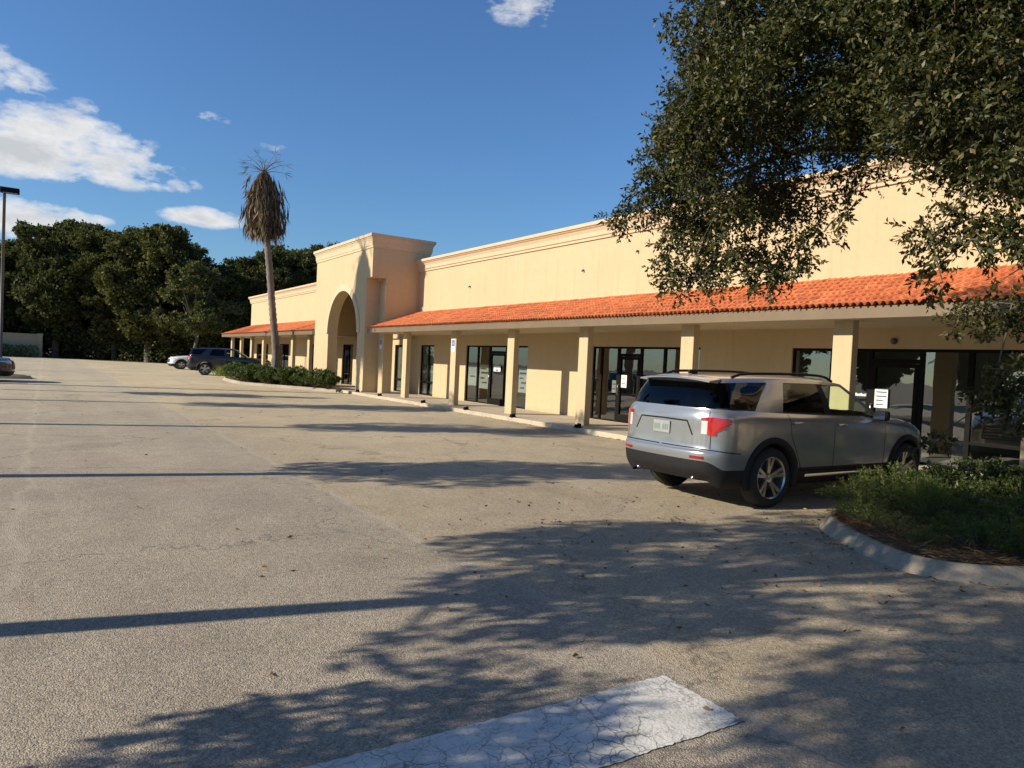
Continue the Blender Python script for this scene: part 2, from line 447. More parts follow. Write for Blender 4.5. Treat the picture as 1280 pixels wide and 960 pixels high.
def cloud_field(Dv):
    acc = None
    for (x, y, z, a, b, amp) in CL:
        n = Vector((x, y, z)).normalized(); t = n.cross(Vector((0, 0, 1))).normalized(); u = t.cross(n)
        def dot(v, s):
            q = nd(nt, 'ShaderNodeVectorMath', operation='DOT_PRODUCT'); lk(nt, Dv, q.inputs[0]); q.inputs[1].default_value = v / s
            return q.outputs['Value']
        p1 = dot(t, a); p2 = dot(u, b)
        r = math_(nt, 'SQRT', math_(nt, 'ADD', math_(nt, 'MULTIPLY', p1, p1), math_(nt, 'MULTIPLY', p2, p2)))
        f = math_(nt, 'MULTIPLY', math_(nt, 'SUBTRACT', 1.25, r), amp)
        # behind the viewer the same dot products repeat: keep only the facing half
        q = nd(nt, 'ShaderNodeVectorMath', operation='DOT_PRODUCT'); lk(nt, Dv, q.inputs[0]); q.inputs[1].default_value = n
        f = math_(nt, 'MULTIPLY', f, math_(nt, 'GREATER_THAN', q.outputs['Value'], .3))
        acc = f if acc is None else math_(nt, 'MAXIMUM', acc, f)
    return math_(nt, 'MAXIMUM', acc, 0)
mp = nd(nt, 'ShaderNodeMapping'); mp.inputs['Scale'].default_value = (1, 1, 2.1); lk(nt, D, mp.inputs[0])
n1 = noise(nt, 13, 8, .60, mp.outputs[0]); n2 = noise(nt, 42, 6, .62, mp.outputs[0])
nn = math_(nt, 'ADD', math_(nt, 'MULTIPLY', math_(nt, 'SUBTRACT', n1, .5), 2.6), math_(nt, 'MULTIPLY', math_(nt, 'SUBTRACT', n2, .5), 1.4))
fld = cloud_field(D)
den = math_(nt, 'MULTIPLY', math_(nt, 'ADD', fld, nn), math_(nt, 'MINIMUM', math_(nt, 'MULTIPLY', fld, 3), 1))
al = ramp(nt, den, [(.10, 0.), (.42, .5), (.85, .95)])
shade = noise(nt, 20, 6, .6, mp.outputs[0])
ccol = ramp(nt, math_(nt, 'ADD', math_(nt, 'MULTIPLY', shade, .7), math_(nt, 'MULTIPLY', den, .25)), [(.30, (1.0, 1.0, 1.0)), (.52, (.84, .84, .84)), (.75, (.62, .64, .66))])
cs = nd(nt, 'ShaderNodeVectorMath', operation='SCALE'); lk(nt, ccol, cs.inputs[0]); cs.inputs['Scale'].default_value = CLOUD_V
skc = mix(nt, 1, sky.outputs[0], SKY_TINT, 'MULTIPLY')
lk(nt, mix(nt, al, skc, cs.outputs[0]), bg.inputs[0]); lk(nt, bg.outputs[0], out.inputs[0])

# ------------------------------------------------------------------ ground
def sheet(name, pts, z, mat):
    m = MB(); m.add([(x, y, z) for x, y in pts], [tuple(range(len(pts)))])
    o = m.build(name, mat); tag(o, kind='structure'); return o
sheet('ground', [(-1500, -1500), (1500, -1500), (1500, 1500), (-1500, 1500)], -.012, DUFF)
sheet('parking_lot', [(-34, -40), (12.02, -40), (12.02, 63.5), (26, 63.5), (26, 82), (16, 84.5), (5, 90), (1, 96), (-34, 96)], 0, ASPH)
def inset_band(path, z0, z1, w, closed, slope=.03):
    """kerb body: outer foot, outer top edge (leaning), inner top edge, inner foot"""
    n = len(path); rows = []
    for i in range(n):
        a = path[(i - 1) % n] if closed or i > 0 else path[i]
        b = path[(i + 1) % n] if closed or i < n - 1 else path[i]
        d = unit((b - a)[None])[0]; nrm = np.array([-d[1], d[0]])
        p = path[i]
        rows.append([(*(p), z0), (*(p + nrm * slope), z1 - .025), (*(p + nrm * (slope + .03)), z1), (*(p + nrm * w), z1), (*(p + nrm * w), z0)])
    m = MB(); vs = [q for r in rows for q in r]; fs = []
    for i in range(n if closed else n - 1):
        j = (i + 1) % n
        for k in range(4): fs.append((i * 5 + k, j * 5 + k, j * 5 + k + 1, i * 5 + k + 1))
    if not closed: fs += [(0, 1, 2, 3, 4), tuple(range((n - 1) * 5, n * 5))[::-1]]
    m.add(vs, fs); return m
def island(corners, z=.14, w=.17, k=8, slope=.10):
    path = [p for p in catmull(corners, k, True)]      # counter-clockwise
    kb = inset_band(path, -.01, z, w, True, slope).build('kerb', CONC, smooth=False); tag(kb, kind='structure')
    n = len(path); inner = []
    for i in range(n):
        d = unit((path[(i + 1) % n] - path[i - 1])[None])[0]
        inner.append(path[i] + np.array([-d[1], d[0]]) * (w - .03))
    c = np.mean(inner, axis=0)
    m = MB(); rings = []
    for s_, zz in ((1, z - .03), (.75, z + .02), (.45, z + .05)):
        rings.append([(*(c + (q - c) * s_), zz + rnd.uniform(-.012, .012)) for q in inner])
    vs = [q for r in rings for q in r] + [(c[0], c[1], z + .06)]
    fs = []
    for a in range(2):
        for i in range(n): fs.append((a * n + i, a * n + (i + 1) % n, (a + 1) * n + (i + 1) % n, (a + 1) * n + i))
    for i in range(n): fs.append((2 * n + i, 2 * n + (i + 1) % n, 3 * n))
    m.add(vs, fs); b = m.build('planting_bed', SOIL, smooth=True); tag(b, kind='structure')
    return path
ISL1 = island([(11.9, 5.35), (10.2, 5.38), (8.7, 5.35), (7.75, 5.0), (7.1, 4.25), (6.72, 3.5), (6.86, 3.0), (7.45, 2.6), (8.6, 2.35), (10.2, 2.3), (11.9, 2.25)])
ISL2 = island([(11.86, 33.2), (11.86, 37), (11.86, 42), (11.85, 46.6), (10.7, 47.4), (9.5, 47.0), (8.9, 45), (8.65, 41.5), (8.8, 39.2), (9.6, 37.2), (10.8, 34.9), (11.5, 33.4)])
ISL4 = island([(-2.7, -5.4), (-2.65, 5), (-2.65, 15), (-2.65, 25), (-2.7, 35.4), (-3.3, 36.2), (-4.6, 36.2), (-5.2, 35.4), (-5.25, 25), (-5.25, 15), (-5.25, 5), (-5.2, -5.4), (-4.6, -6.2), (-3.3, -6.2)])
ISL3 = island([(-6.2, 39.6), (-1.2, 39.7), (-.55, 40.2), (-.5, 41), (-1.2, 41.6), (-6.2, 41.7)])
# sidewalk before the shops, a step up from the stalls
m = MB()
m.box(12.0, 12.16, -14, 62.5, -.02, .125); m.box(12.162, 14.66, -14, 62.5, -.02, .122)
m.build('sidewalk', WALK, bevel=.015)['kind'] = 'structure'
# white stop bar, cracked thermoplastic paint
sb_ = []
for (xa, ya), (xb, yb_) in zip([(3.02, 2.86), (1.3, 2.905), (-.6, 2.98), (-.6, 2.40), (1.3, 2.33), (3.0, 2.28)], [(1.3, 2.905), (-.6, 2.98), (-.6, 2.40), (1.3, 2.33), (3.0, 2.28), (3.02, 2.86)]):
    n = int(math.hypot(xb - xa, yb_ - ya) / .025)
    for k in range(n): sb_.append((xa + (xb - xa) * k / n + rnd.gauss(0, .004), ya + (yb_ - ya) * k / n + rnd.gauss(0, .004)))
sp = sheet('stop_bar', sb_, .005, STRIPE)
# faded stall lines
for yy in (8.75, 11.4, 14.05, 16.7, 19.4, 22.05, 24.7, 27.4):
    pass

# ------------------------------------------------------------------ the shopping centre
B = empty('shopping_centre', (14.66, 20, 0))
tag(B, 'long cream stucco shopping centre with orange tile awning roof and arched tower', 'building')
WX = 14.66; WY0, WY1 = -14, 63.3
OPEN = [(2.6, 10.4), (13.2, 17.69), (21.35, 25.88), (28.8, 30.19), (31.41, 33.1), (38.9, 40.6), (45.2, 46.9), (51.7, 54.4), (57.4, 61.0)]
ZB, ZT = .13, 2.44
m = MB()
m.box(WX, WX + .2, WY0, WY1, -.02, ZB); m.box(WX, WX + .2, WY0, WY1, ZT, 6.0)
e = [WY0] + [q for o in OPEN for q in o] + [WY1]
for a, b_ in zip(e[0::2], e[1::2]): m.box(WX, WX + .2, a, b_, ZB, ZT)
m.box(WX + .2, 40, WY1 - .2, WY1, -.02, 6.0)                      # far end wall
m.build('wall', STUC, B)
m = MB(); m.box(WX + .25, 40, WY0, WY1 - .25, 5.6, 5.75); m.build('flat_roof', SOFF, B)
m = MB()                                                          # dim shop floors, back wall and ceiling seen through the panes
m.box(19.5, 19.6, WY0, WY1 - .3, .1, 3.2); m.box(WX + .2, 19.5, WY0, WY1 - .3, .0, .12); m.box(WX + .2, 19.5, WY0, WY1 - .3, 2.9, 3.0)
for yy in (-12, 1.5, 11.8, 20, 27.5, 35.5, 43, 49.5, 56, 62.8): m.box(WX + .22, 19.5, yy, yy + .12, .12, 2.9)
m.build('shop_interior', SHOP_IN, B)
PROF = [(.0, 5.86), (.05, 5.86), (.05, 5.93), (.09, 5.96), (.10, 6.10), (.15, 6.20), (.20, 6.24), (.20, 6.26), (.25, 6.28), (.25, 6.39), (-.25, 6.39), (-.25, 5.98), (.0, 5.98)]
def extrude_y(prof, x0, y0, y1, sx=-1):
    m = MB(); n = len(prof)
    vs = [(x0 + sx * d, y, z) for y in (y0, y1) for d, z in prof]
    fs = [(i, (i + 1) % n, n + (i + 1) % n, n + i) for i in range(n)] + [tuple(range(n)), tuple(range(n, 2 * n))[::-1]]
    m.add(vs, fs); return m
PR = [(d, z) for d, z in PROF if not (d == 0 and z == 5.98)]
PR = [(.001, 5.86)] + PR[1:-1] + [(-.25, 6.002), (.001, 6.002)]
extrude_y(PR, WX, WY0, 30.66, ).build('cornice', STUC2, B)
extrude_y(PR, WX, 38.6, WY1 + .2).build('cornice', STUC2, B)

# tower
TX, TY0, TY1 = 12.31, 30.66, 38.6
m = MB()
m.box(TX, TX + .5, 36.38, TY1, -.02, 2.9)                         # left pier
m.box(TX, TX + .5, 31.31, 32.22, -.02, 2.9)                       # right pier, set back behind the corner notch
yc, R = 34.30, 2.08
N = 28; ys = [yc - R * math.cos(PI * i / N) for i in range(N + 1)]; zs = [2.9 + R * math.sin(PI * i / N) for i in range(N + 1)]
vs, fs = [], []
for y, z in zip(ys, zs): vs += [(TX, y, z), (TX, y, 5.4), (TX + .5, y, z), (TX + .5, y, 5.4)]
for i in range(N):
    a, b_ = i * 4, i * 4 + 4
    fs += [(a, b_, b_ + 1, a + 1), (a + 2, a + 3, b_ + 3, b_ + 2), (a, a + 2, b_ + 2, b_)]
m.add(vs, fs)
m.box(TX, TX + .5, 31.31, yc - R, 2.9, 5.4); m.box(TX, TX + .5, yc + R, TY1, 2.9, 5.4)
m.box(TX, TX + .5, TY0, TY1, 5.4, 7.15)
m.box(TX + .5, 13.0, 31.31, 31.5, -.02, 5.4)                      # back of the notch
m.box(13.0, 13.45, TY0, 31.31, -.02, 5.4)                         # pier whose face closes the notch
m.box(13.45, WX, TY0, TY0 + .3, 2.95, 5.4)
m.box(TX + .5, 15.0, TY0, TY0 + .4, 5.4, 7.15)
m.box(TX + .5, WX, TY1 - .3, TY1, 2.95, 5.4); m.box(TX + .5, 15.0, TY1 - .4, TY1, 5.4, 7.15)
m.box(15.0, 15.2, TY0, TY1, 5.95, 7.15)
m.box(TX + .5, 13.1, TY1 - .45, TY1 - .0, -.02, 2.95)
m.box(TX + .5, 15.0, TY0 + .4, TY1 - .4, 5.3, 5.4); m.box(TX + .5, 15.0, TY0 + .4, TY1 - .4, 6.6, 6.7)
m.box(WX - .12, WX, TY0 + .3, TY1 - .3, 2.75, 3.05)
m.build('tower', STUC, B)
m = MB()                                                          # raised band round the arch
vs, fs = [], []
for i in range(N + 1):
    t = PI * i / N
    for r, x in ((R + .002, TX + .02), (R + .002, TX - .06), (R + .24, TX - .06), (R + .30, TX - .03), (R + .30, TX + .02)):
        vs.append((x, yc - r * math.cos(t), 2.9 + r * math.sin(t)))
for i in range(N):
    for k in range(4): fs.append((i * 5 + k, i * 5 + k + 1, i * 5 + 5 + k + 1, i * 5 + 5 + k))
fs += [(0, 1, 2, 3, 4)[::-1], tuple(range(N * 5, N * 5 + 5))]
m.add(vs, fs); m.build('arch_trim', STUC2, B)
TP = [(.002, 6.74), (.035, 6.74), (.035, 6.82), (.06, 6.86), (.075, 7.05), (.11, 7.15), (.14, 7.18), (.14, 7.21), (.18, 7.23), (.18, 7.36), (-.3, 7.36), (-.3, 7.152), (.002, 7.152)]
m = MB(); vs, fs = [], []
for d, z in TP:
    vs += [(TX - d, TY0 - d, z), (TX - d, TY1 + d, z), (15.2 + d, TY1 + d, z), (15.2 + d, TY0 - d, z)]
n = len(TP)
for i in range(n):
    j = (i + 1) % n
    for k in range(4):
        l = (k + 1) % 4; fs.append((i * 4 + k, i * 4 + l, j * 4 + l, j * 4 + k))
m.add(vs, fs); m.build('tower_cornice', STUC2, B)

# covered walk: pillars, soffit, fascia, barrel tiles
for y in (-7.2, -3.2, .75, 4.67, 7.93, 11.86, 15.75, 19.5, 23.4, 27.7, 40.9, 44.2, 47.7, 51.2, 54.6, 58.0, 61.2):
    m = MB(); m.box(12.7, 12.9, y - .20, y + .20, .12, 2.885); m.build('pillar', STUC, B, bevel=.012)
def roof(y0, y1, pitch, samp):
    m = MB()
    zs_ = lambda x: 3.085 + (x - 12.22) * .345
    vs = [(12.22, y, z) for y in (y0, y1) for z in (2.88, 3.085)] + [(WX, y, z) for y in (y0, y1) for z in (2.88, zs_(WX))]
    m.add(vs, [(0, 1, 3, 2), (4, 6, 7, 5), (0, 2, 6, 4), (1, 5, 7, 3), (0, 4, 5, 1), (2, 3, 7, 6)])
    m.build('soffit', SOFF, B)
    m = MB(); m.box(12.17, 12.216, y0 - .02, y1 + (0 if y1 < 31 else .02), 2.862, 3.075); m.build('fascia', FASC, B, bevel=.006)
    ncol = int((y1 - y0) / pitch) * samp; yv = np.linspace(y0, y1, ncol + 1)
    ph = ((yv - y0) / pitch) % 1
    h = np.where(ph < .66, .055 * np.sqrt(np.clip(1 - (2 * ph / .66 - 1) ** 2, 0, 1)), -.012 * np.sin(PI * np.clip((ph - .66) / .34, 0, 1)))
    tid = np.floor((yv - y0) / pitch + .17).astype(int); rr = np.random.default_rng(3)
    rows = []; NC = 8; x0, x1 = 12.085, WX - .002
    for c in range(NC):
        off = rr.normal(0, .004, tid.max() + 2)[tid]; 
        for f in (0, 1):
            x = x0 + (x1 - x0) * (c + f) / NC - (.02 if f == 0 and c else 0)
            z = 3.10 + (x - 12.17) * .345 + h * (1 - .12 * f) + (.026 * (1 - f)) + off
            rows.append(np.stack([np.full_like(yv, x), yv, z], 1))
    V = np.concatenate(rows); nc = ncol + 1; F = []
    for r in range(len(rows) - 1):
        a = r * nc
        for i in range(ncol): F.append((a + i, a + nc + i, a + nc + i + 1, a + i + 1))
    m = MB(); m.v = [tuple(q) for q in V]; m.f = F; m.m = [0] * len(F)
    o = m.build('tile_roof', TILE, B); return o
roof(-14, 30.66, .135, 6)
roof(38.6, 62.4, .135, 4)
m = MB(); m.box(WX - .035, WX - .001, -14, 30.66, 3.93, 3.99); m.box(WX - .035, WX - .001, 38.6, 62.4, 3.93, 3.99); m.build('flashing', STUC2, B)

# glazing: each bay between mullions is a window (or door) with its own frame and pane
def bay(y0, y1, door=False, rail=None, blind=None, z0=ZB, z1=ZT):
    x0, x1 = WX + .045, WX + .125; fw = .045
    m = MB()
    m.box(x0, x1, y0, y0 + fw, z0, z1); m.box(x0, x1, y1 - fw, y1, z0, z1)
    m.box(x0, x1, y0 + fw, y1 - fw, z1 - .06, z1); m.box(x0, x1, y0 + fw, y1 - fw, z0, z0 + .05)
    if rail: m.box(x0 + .004, x1 - .004, y0 + fw, y1 - fw, rail - .03, rail + .03)
    if door:
        zt = 2.14
        m.box(x0 + .002, x1 - .002, y0 + fw, y1 - fw, zt, zt + .09)
        m.box(x0 - .01, x1 - .012, y0 + fw + .004, y0 + fw + .09, z0 + .052, zt - .005); m.box(x0 - .01, x1 - .012, y1 - fw - .09, y1 - fw - .004, z0 + .052, zt - .005)
        m.box(x0 - .01, x1 - .012, y0 + fw + .09, y1 - fw - .09, zt - .09, zt - .005); m.box(x0 - .01, x1 - .012, y0 + fw + .09, y1 - fw - .09, z0 + .052, z0 + .25)
    o = m.build('door' if door else 'window', BLACKM, B)
    g = MB(); g.box(WX + .078, WX + .086, y0 + fw, y1 - fw, z0 + .05, z1 - .06); g.build('pane', SHOPG, o)
    if door:
        hm = MB(); hy = y1 - fw - .05
        hm.tube([(x0 - .012, hy, .98), (x0 - .07, hy, .98), (x0 - .07, hy, 1.28), (x0 - .012, hy, 1.28)], .013, 8); hm.build('handle', CHROME, o, smooth=True)
    if blind:
        bm_ = MB(); n = int((y1 - y0 - .1) / .09)
        for i in range(n):
            yy = y0 + .06 + i * .09
            bm_.add([(WX + .16, yy, z0 + .06), (WX + .175, yy + .085, z0 + .06), (WX + .175, yy + .085, z1 - .08), (WX + .16, yy, z1 - .08), (WX + .163, yy, z0 + .06), (WX + .178, yy + .085, z0 + .06), (WX + .178, yy + .085, z1 - .08), (WX + .163, yy, z1 - .08)], [(0, 1, 2, 3), (7, 6, 5, 4), (0, 4, 5, 1), (3, 2, 6, 7)])
        bm_.build('blind', BLIND, o)
    return o
def bays(edges, doors=(), rails={}, blinds=()):
    for k in range(len(edges) - 1):
        bay(edges[k], edges[k + 1], k in doors, rails.get(k), k in blinds)
bays([2.6, 4.3, 5.4, 6.54, 7.45, 8.52, 9.4, 10.4], doors=(4,), rails={0: .66, 1: .66, 2: .66, 3: .66})
bays([13.2, 14.55, 15.5, 16.5, 17.3, 17.69], doors=(2,))
bays([21.35, 22.85, 24.06, 24.98, 25.88], doors=(1,))
bays([28.8, 29.45, 30.19], rails={0: .75, 1: .75}, blinds=(0, 1))
bays([31.41, 32.25, 33.1], rails={0: .75, 1: .75}, blinds=(0, 1))
bays([38.9, 39.7, 40.6], rails={0: .75}); bays([45.2, 46.05, 46.9]); bays([51.7, 53.1, 54.4]); bays([57.4, 59.2, 61.0])

# papers on the glass: each one a thing of its own
def notice(y0, y1, z0, z1, label, rows=5, cat='notice', x=None, name='paper_notice', marks=None, seed=1):
    r = random.Random(seed); m = MB(); x = x if x else WX + .092
    m.box(x, x + .003, y0, y1, z0, z1, 0)
    hgt = z1 - z0; wd = y1 - y0
    if marks: 
        for (a, b_, c, d) in marks: m.box(x - .0012, x - .0002, y1 - wd * b_, y1 - wd * a, z0 + hgt * c, z0 + hgt * d, 1)
    else:
        for k in range(rows):
            zz = z1 - hgt * (k + .8) / (rows + .6); a = wd * .12; b_ = wd * r.uniform(.55, .85)
            m.box(x - .0012, x - .0002, y1 - a - b_ * .95, y1 - a, zz - hgt * .035, zz + hgt * .035, 1)
    o = m.build(name, [WHITEP, INK]); tag(o, label, cat); return o
notice(8.09, 8.37, 1.20, 1.60, 'white paper notice taped on the glass door beyond the silver car', 4, seed=2, x=WX + .03)
notice(16.06, 16.30, 1.20, 1.58, 'blank white sheet taped to the glass door left of the silver car', 2, seed=3, x=WX + .03)
notice(16.55, 16.78, 1.02, 1.40, 'white sheet low on the narrow pane left of the glass door', 2, seed=4)
notice(25.08, 25.78, .80, 1.62, 'large pale poster with one dark line in the leftmost pane by the second pillar', marks=[(.2, .85, .42, .50)])
notice(24.12, 24.86, .72, 1.68, 'large poster with bold dark bars beside the black shop door', marks=[(.08, .7, .80, .86), (.15, .9, .62, .70), (.1, .55, .40, .47), (.3, .8, .22, .28)])
notice(23.2, 23.7, 1.44, 1.66, 'small white card stuck high on the black shop door', marks=[(.3, .7, .1, .35)], x=WX + .03)
notice(22.55, 22.8, 1.22, 1.5, 'small white sheet on the pane just right of the black shop door', 2, seed=6)
notice(21.45, 22.0, .72, 1.62, 'tall poster of pale lettering in the pane right of the third pillar', marks=[(.1, .9, .75, .82), (.1, .6, .55, .62), (.3, .9, .36, .44), (.2, .7, .15, .22)])
m = MB()
for k in range(7):
    m.box(WX + .070, WX + .073, 8.82 - .038 * k - .028, 8.82 - .038 * k, 1.42, 1.47 if k % 3 else 1.485)
tag(m.build('window_sticker', WHITEP), 'small strip of white lettering on the glass beside the papered door', 'sticker')

# accessible-parking signs on the pillars
def psign(y, x, z, label):
    o = empty('parking_sign', (x, y, z)); tag(o, label, 'sign')
    m = MB(); m.box(x - .012, x - .004, y - .15, y + .15, z - .05, z + .42); m.build('sign_plate', WHITEP, o, bevel=.003)
    m = MB(); m.box(x - .015, x - .0125, y - .11, y + .11, z + .15, z + .38); b_ = m.build('symbol_panel', BLUE, o)
    m = MB(); xx = x - .0165
    m.lathe_y  # symbol: head, back, seat, leg and wheel
    def seg(a, b2, w_):
        (y1_, z1_), (y2_, z2_) = a, b2; d = Vector((y2_ - y1_, z2_ - z1_)); n_ = Vector((-d.y, d.x)).normalized() * w_
        pts = [(y1_ + n_.x, z1_ + n_.y), (y2_ + n_.x, z2_ + n_.y), (y2_ - n_.x, z2_ - n_.y), (y1_ - n_.x, z1_ - n_.y)]
        m.add([(xx + .0005, y - p, z + q) for p, q in pts] + [(xx + .0035, y - p, z + q) for p, q in pts], [(0, 1, 2, 3), (0, 4, 5, 1), (1, 5, 6, 2), (2, 6, 7, 3), (3, 7, 4, 0)])
    seg((-.02, .335), (-.02, .36), .013); seg((-.02, .325), (-.01, .255), .010); seg((-.01, .26), (.035, .255), .009); seg((.035, .258), (.06, .205), .009); seg((-.015, .295), (.03, .295), .007)
    pr = None
    for k in range(11):
        t = math.radians(110 + k * 22); q = (-.005 + .055 * math.cos(t), .235 + .055 * math.sin(t))
        if pr: seg(pr, q, .007)
        pr = q
    m.build('symbol', WHITEP, b_)
psign(23.4, 12.7, 2.16, 'blue and white accessible parking sign on the pillar left of the posters')
psign(30.98, 13.0, 2.22, 'blue and white accessible parking sign on the pier at the tower corner')
for y, w_ in ((15.0, 'the pillar just left of the silver car'), (18.2, 'the bare stretch of wall'), (21.1, 'the pillar by the tall poster'), (24.4, 'the pillar with the parking sign'), (28.6, 'the pillar nearest the tower'), (31.4, 'the foot of the tower corner')):
    m = MB(); x = 12.02 if y < 31 else 12.1
    m.box(x - .05, x + .12, y - .09, y + .09, .126, .15); m.tube([(x - .05, y, .17), (x + .10, y, .17)], .05, 10); m.box(x + .06, x + .09, y - .07, y + .07, .15, .24)
    tag(m.build('kerb_bracket', BLACKM, bevel=.004), 'small black bracket on the sidewalk edge by ' + w_, 'bracket', 'black brackets along the sidewalk edge')
def stub(y, z, label):
    m = MB(); m.tube([(WX + .01, y, z), (WX - .05, y, z)], .035, 10); m.tube([(WX - .05, y, z), (WX - .09, y, z - .04)], [.028, .02], 8)
    tag(m.build('conduit_stub', POLEM), label, 'wall fixture')
stub(25.78, 4.88, 'small dark stub high on the wall, nearer the tower'); stub(18.34, 4.92, 'small dark stub high on the wall, midway to the oak')
stub(15.81, 5.28, 'small dark stub high on the wall against the oak leaves')
m = MB(); m.tube([(WX + .01, 8.0, 2.6), (WX - .03, 8.0, 2.6)], .07, 12); m.tube([(WX - .03, 8.0, 2.6), (WX - .10, 8.0, 2.59)], [.05, .035], 12)
tag(m.build('wall_lamp', POLEM), 'small round wall light above the glass door beyond the silver car', 'lamp')

# ------------------------------------------------------------------ the sport utility car
def sstep(a, b, x):
    t = min(1, max(0, (x - a) / (b - a))); return t * t * (3 - 2 * t)
def belt(x): return 1.165 - .028 * x if x < 1.0 else 1.137 - .115 * (x - 1.0) ** 1.2
CTRL = [(-2.50, 0), (-2.488, .40), (-2.45, .66), (-2.37, .82), (-2.20, .925), (-1.90, .972), (-1.4, .99), (-.6, 1.0), (.5, 1.0), (1.3, .992), (1.75, .972), (2.1, .915), (2.33, .79), (2.46, .55), (2.52, .28), (2.54, 0)]
def half_outline():
    dense = np.array(catmull([(-2.488, -.40)] + CTRL + [(2.52, -.28)], 24))
    k0 = int(np.argmin(np.abs(dense[:, 1]) + (dense[:, 0] > 0) * 9)); k1 = int(np.argmin(np.abs(dense[:, 1]) + (dense[:, 0] < 0) * 9))
    d = dense[k0:k1 + 1]; d[0] = (-2.50, 0); d[-1] = (2.54, 0)
    xs0, xs1 = -2.15, 1.95
    i0 = int(np.where(d[:, 0] > xs0)[0][0]); i1 = int(np.where(d[:, 0] > xs1)[0][0])
    mid = [(x, np.interp(x, d[:, 0], d[:, 1])) for x in np.arange(xs0, xs1 + .001, .05)]
    rear = d[:i0][::2]; front = d[i1 + 2:][::2]
    front = np.vstack([front, d[-1:]]) if np.abs(front[-1] - d[-1]).sum() > 1e-4 else front
    return np.vstack([rear, mid, front])
OUT = half_outline(); NO = len(OUT)
OT = np.gradient(OUT, axis=0); OT = unit(OT); ONRM = np.stack([-OT[:, 1], OT[:, 0]], 1)   # outward (+y side)
if ONRM[NO // 2][1] < 0: ONRM = -ONRM
def rows_at(x):
    bz = belt(x)
    S = [(.27, .09), (.36, .035), (.50, .012), (.66, .002), (.84, .0), (bz - .17, .0), (bz - .065, .016), (bz, .062)]
    Rr = [(.34, .15), (.44, .035), (.60, .0), (.70, .0), (.745, .035), (.95, .05), (1.12, .058), (1.225, .10)]
    F = [(.24, .14), (.33, .05), (.48, .0), (.60, .0), (.72, .012), (.84, .03), (.93, .07), (.985, .17)]
    wr = 1 - sstep(-2.44, -2.22, x); wf = sstep(1.9, 2.4, x)
    return [((1 - wr - wf) * a[0] + wr * b[0] + wf * c[0], (1 - wr - wf) * a[1] + wr * b[1] + wf * c[1]) for a, b, c in zip(S, Rr, F)]
SUBR = 4
ROWS = []
for i in range(NO):
    r = catmull(rows_at(OUT[i][0]), SUBR); ROWS.append(np.array(r))
ROWS = np.array(ROWS); NR = ROWS.shape[1]
ARC = np.concatenate([[0], np.cumsum(np.linalg.norm(np.diff(OUT, axis=0), axis=1))])
AXR, AXF = -1.43, 1.62; WR = .385
def S(a, z, off=0, sgn=1):
    """point on the lower body: a = arc length from the rear centre, z height"""
    i = int(np.clip(np.searchsorted(ARC, a) - 1, 0, NO - 2)); t = (a - ARC[i]) / (ARC[i + 1] - ARC[i])
    o = OUT[i] * (1 - t) + OUT[i + 1] * t; n = unit((ONRM[i] * (1 - t) + ONRM[i + 1] * t)[None])[0]
    rr = ROWS[i] * (1 - t) + ROWS[i + 1] * t
    ins = np.interp(z, rr[:, 0], rr[:, 1])
    p = o - n * (ins - off)
    return (p[0], sgn * p[1], z)
def arc_of_x(x):
    i = np.searchsorted(OUT[:, 0], x); return float(np.interp(x, OUT[:, 0], ARC))
def patch(m, a0, a1, zf0, zf1, off, sgn, na=14, nz=5, depth=.02, mi=0):
    """raised panel on the body skin, with edges turned in"""
    vs = []; fs = []
    A = np.linspace(a0, a1, na)
    g = []
    for a in A:
        z0, z1 = (zf0(a) if callable(zf0) else zf0), (zf1(a) if callable(zf1) else zf1)
        col = []
        for k in range(nz):
            z = z0 + (z1 - z0) * k / (nz - 1); col.append(S(a, z, off, sgn))
        g.append([S(a, z0, -depth, sgn)] + col + [S(a, z1, -depth, sgn)])
    g = [[S(A[0], q[2], -depth, sgn) for q in g[0]]] + g + [[S(A[-1], q[2], -depth, sgn) for q in g[-1]]]
    n = len(g[0])
    for c in g: vs += c
    for i in range(len(g) - 1):
        for k in range(n - 1):
            q = (i * n + k, (i + 1) * n + k, (i + 1) * n + k + 1, i * n + k + 1)
            fs.append(q[::-1] if sgn > 0 else q)
    m.add(vs, fs, mi); return m
def line_on(m, pts, w, off, sgn):
    """thin dark shut line through (arc, z) points"""
    P = []
    for k in range(len(pts) - 1):
        for t in np.linspace(0, 1, 9)[:-1]:
            P.append(np.array(pts[k]) * (1 - t) + np.array(pts[k + 1]) * t)
    P.append(np.array(pts[-1])); vs = []; fs = []
    for k, p in enumerate(P):
        d = P[min(k + 1, len(P) - 1)] - P[max(k - 1, 0)]; d = d / np.linalg.norm(d); n = np.array([-d[1], d[0]]) * w
        vs += [S(p[0] + n[0], p[1] + n[1], off, sgn), S(p[0] - n[0], p[1] - n[1], off, sgn)]
    for k in range(len(P) - 1): fs.append((2 * k, 2 * k + 1, 2 * k + 3, 2 * k + 2))
    m.add(vs, fs)
def lerp2(a, b, t): return (a[0] + (b[0] - a[0]) * t, a[1] + (b[1] - a[1]) * t)

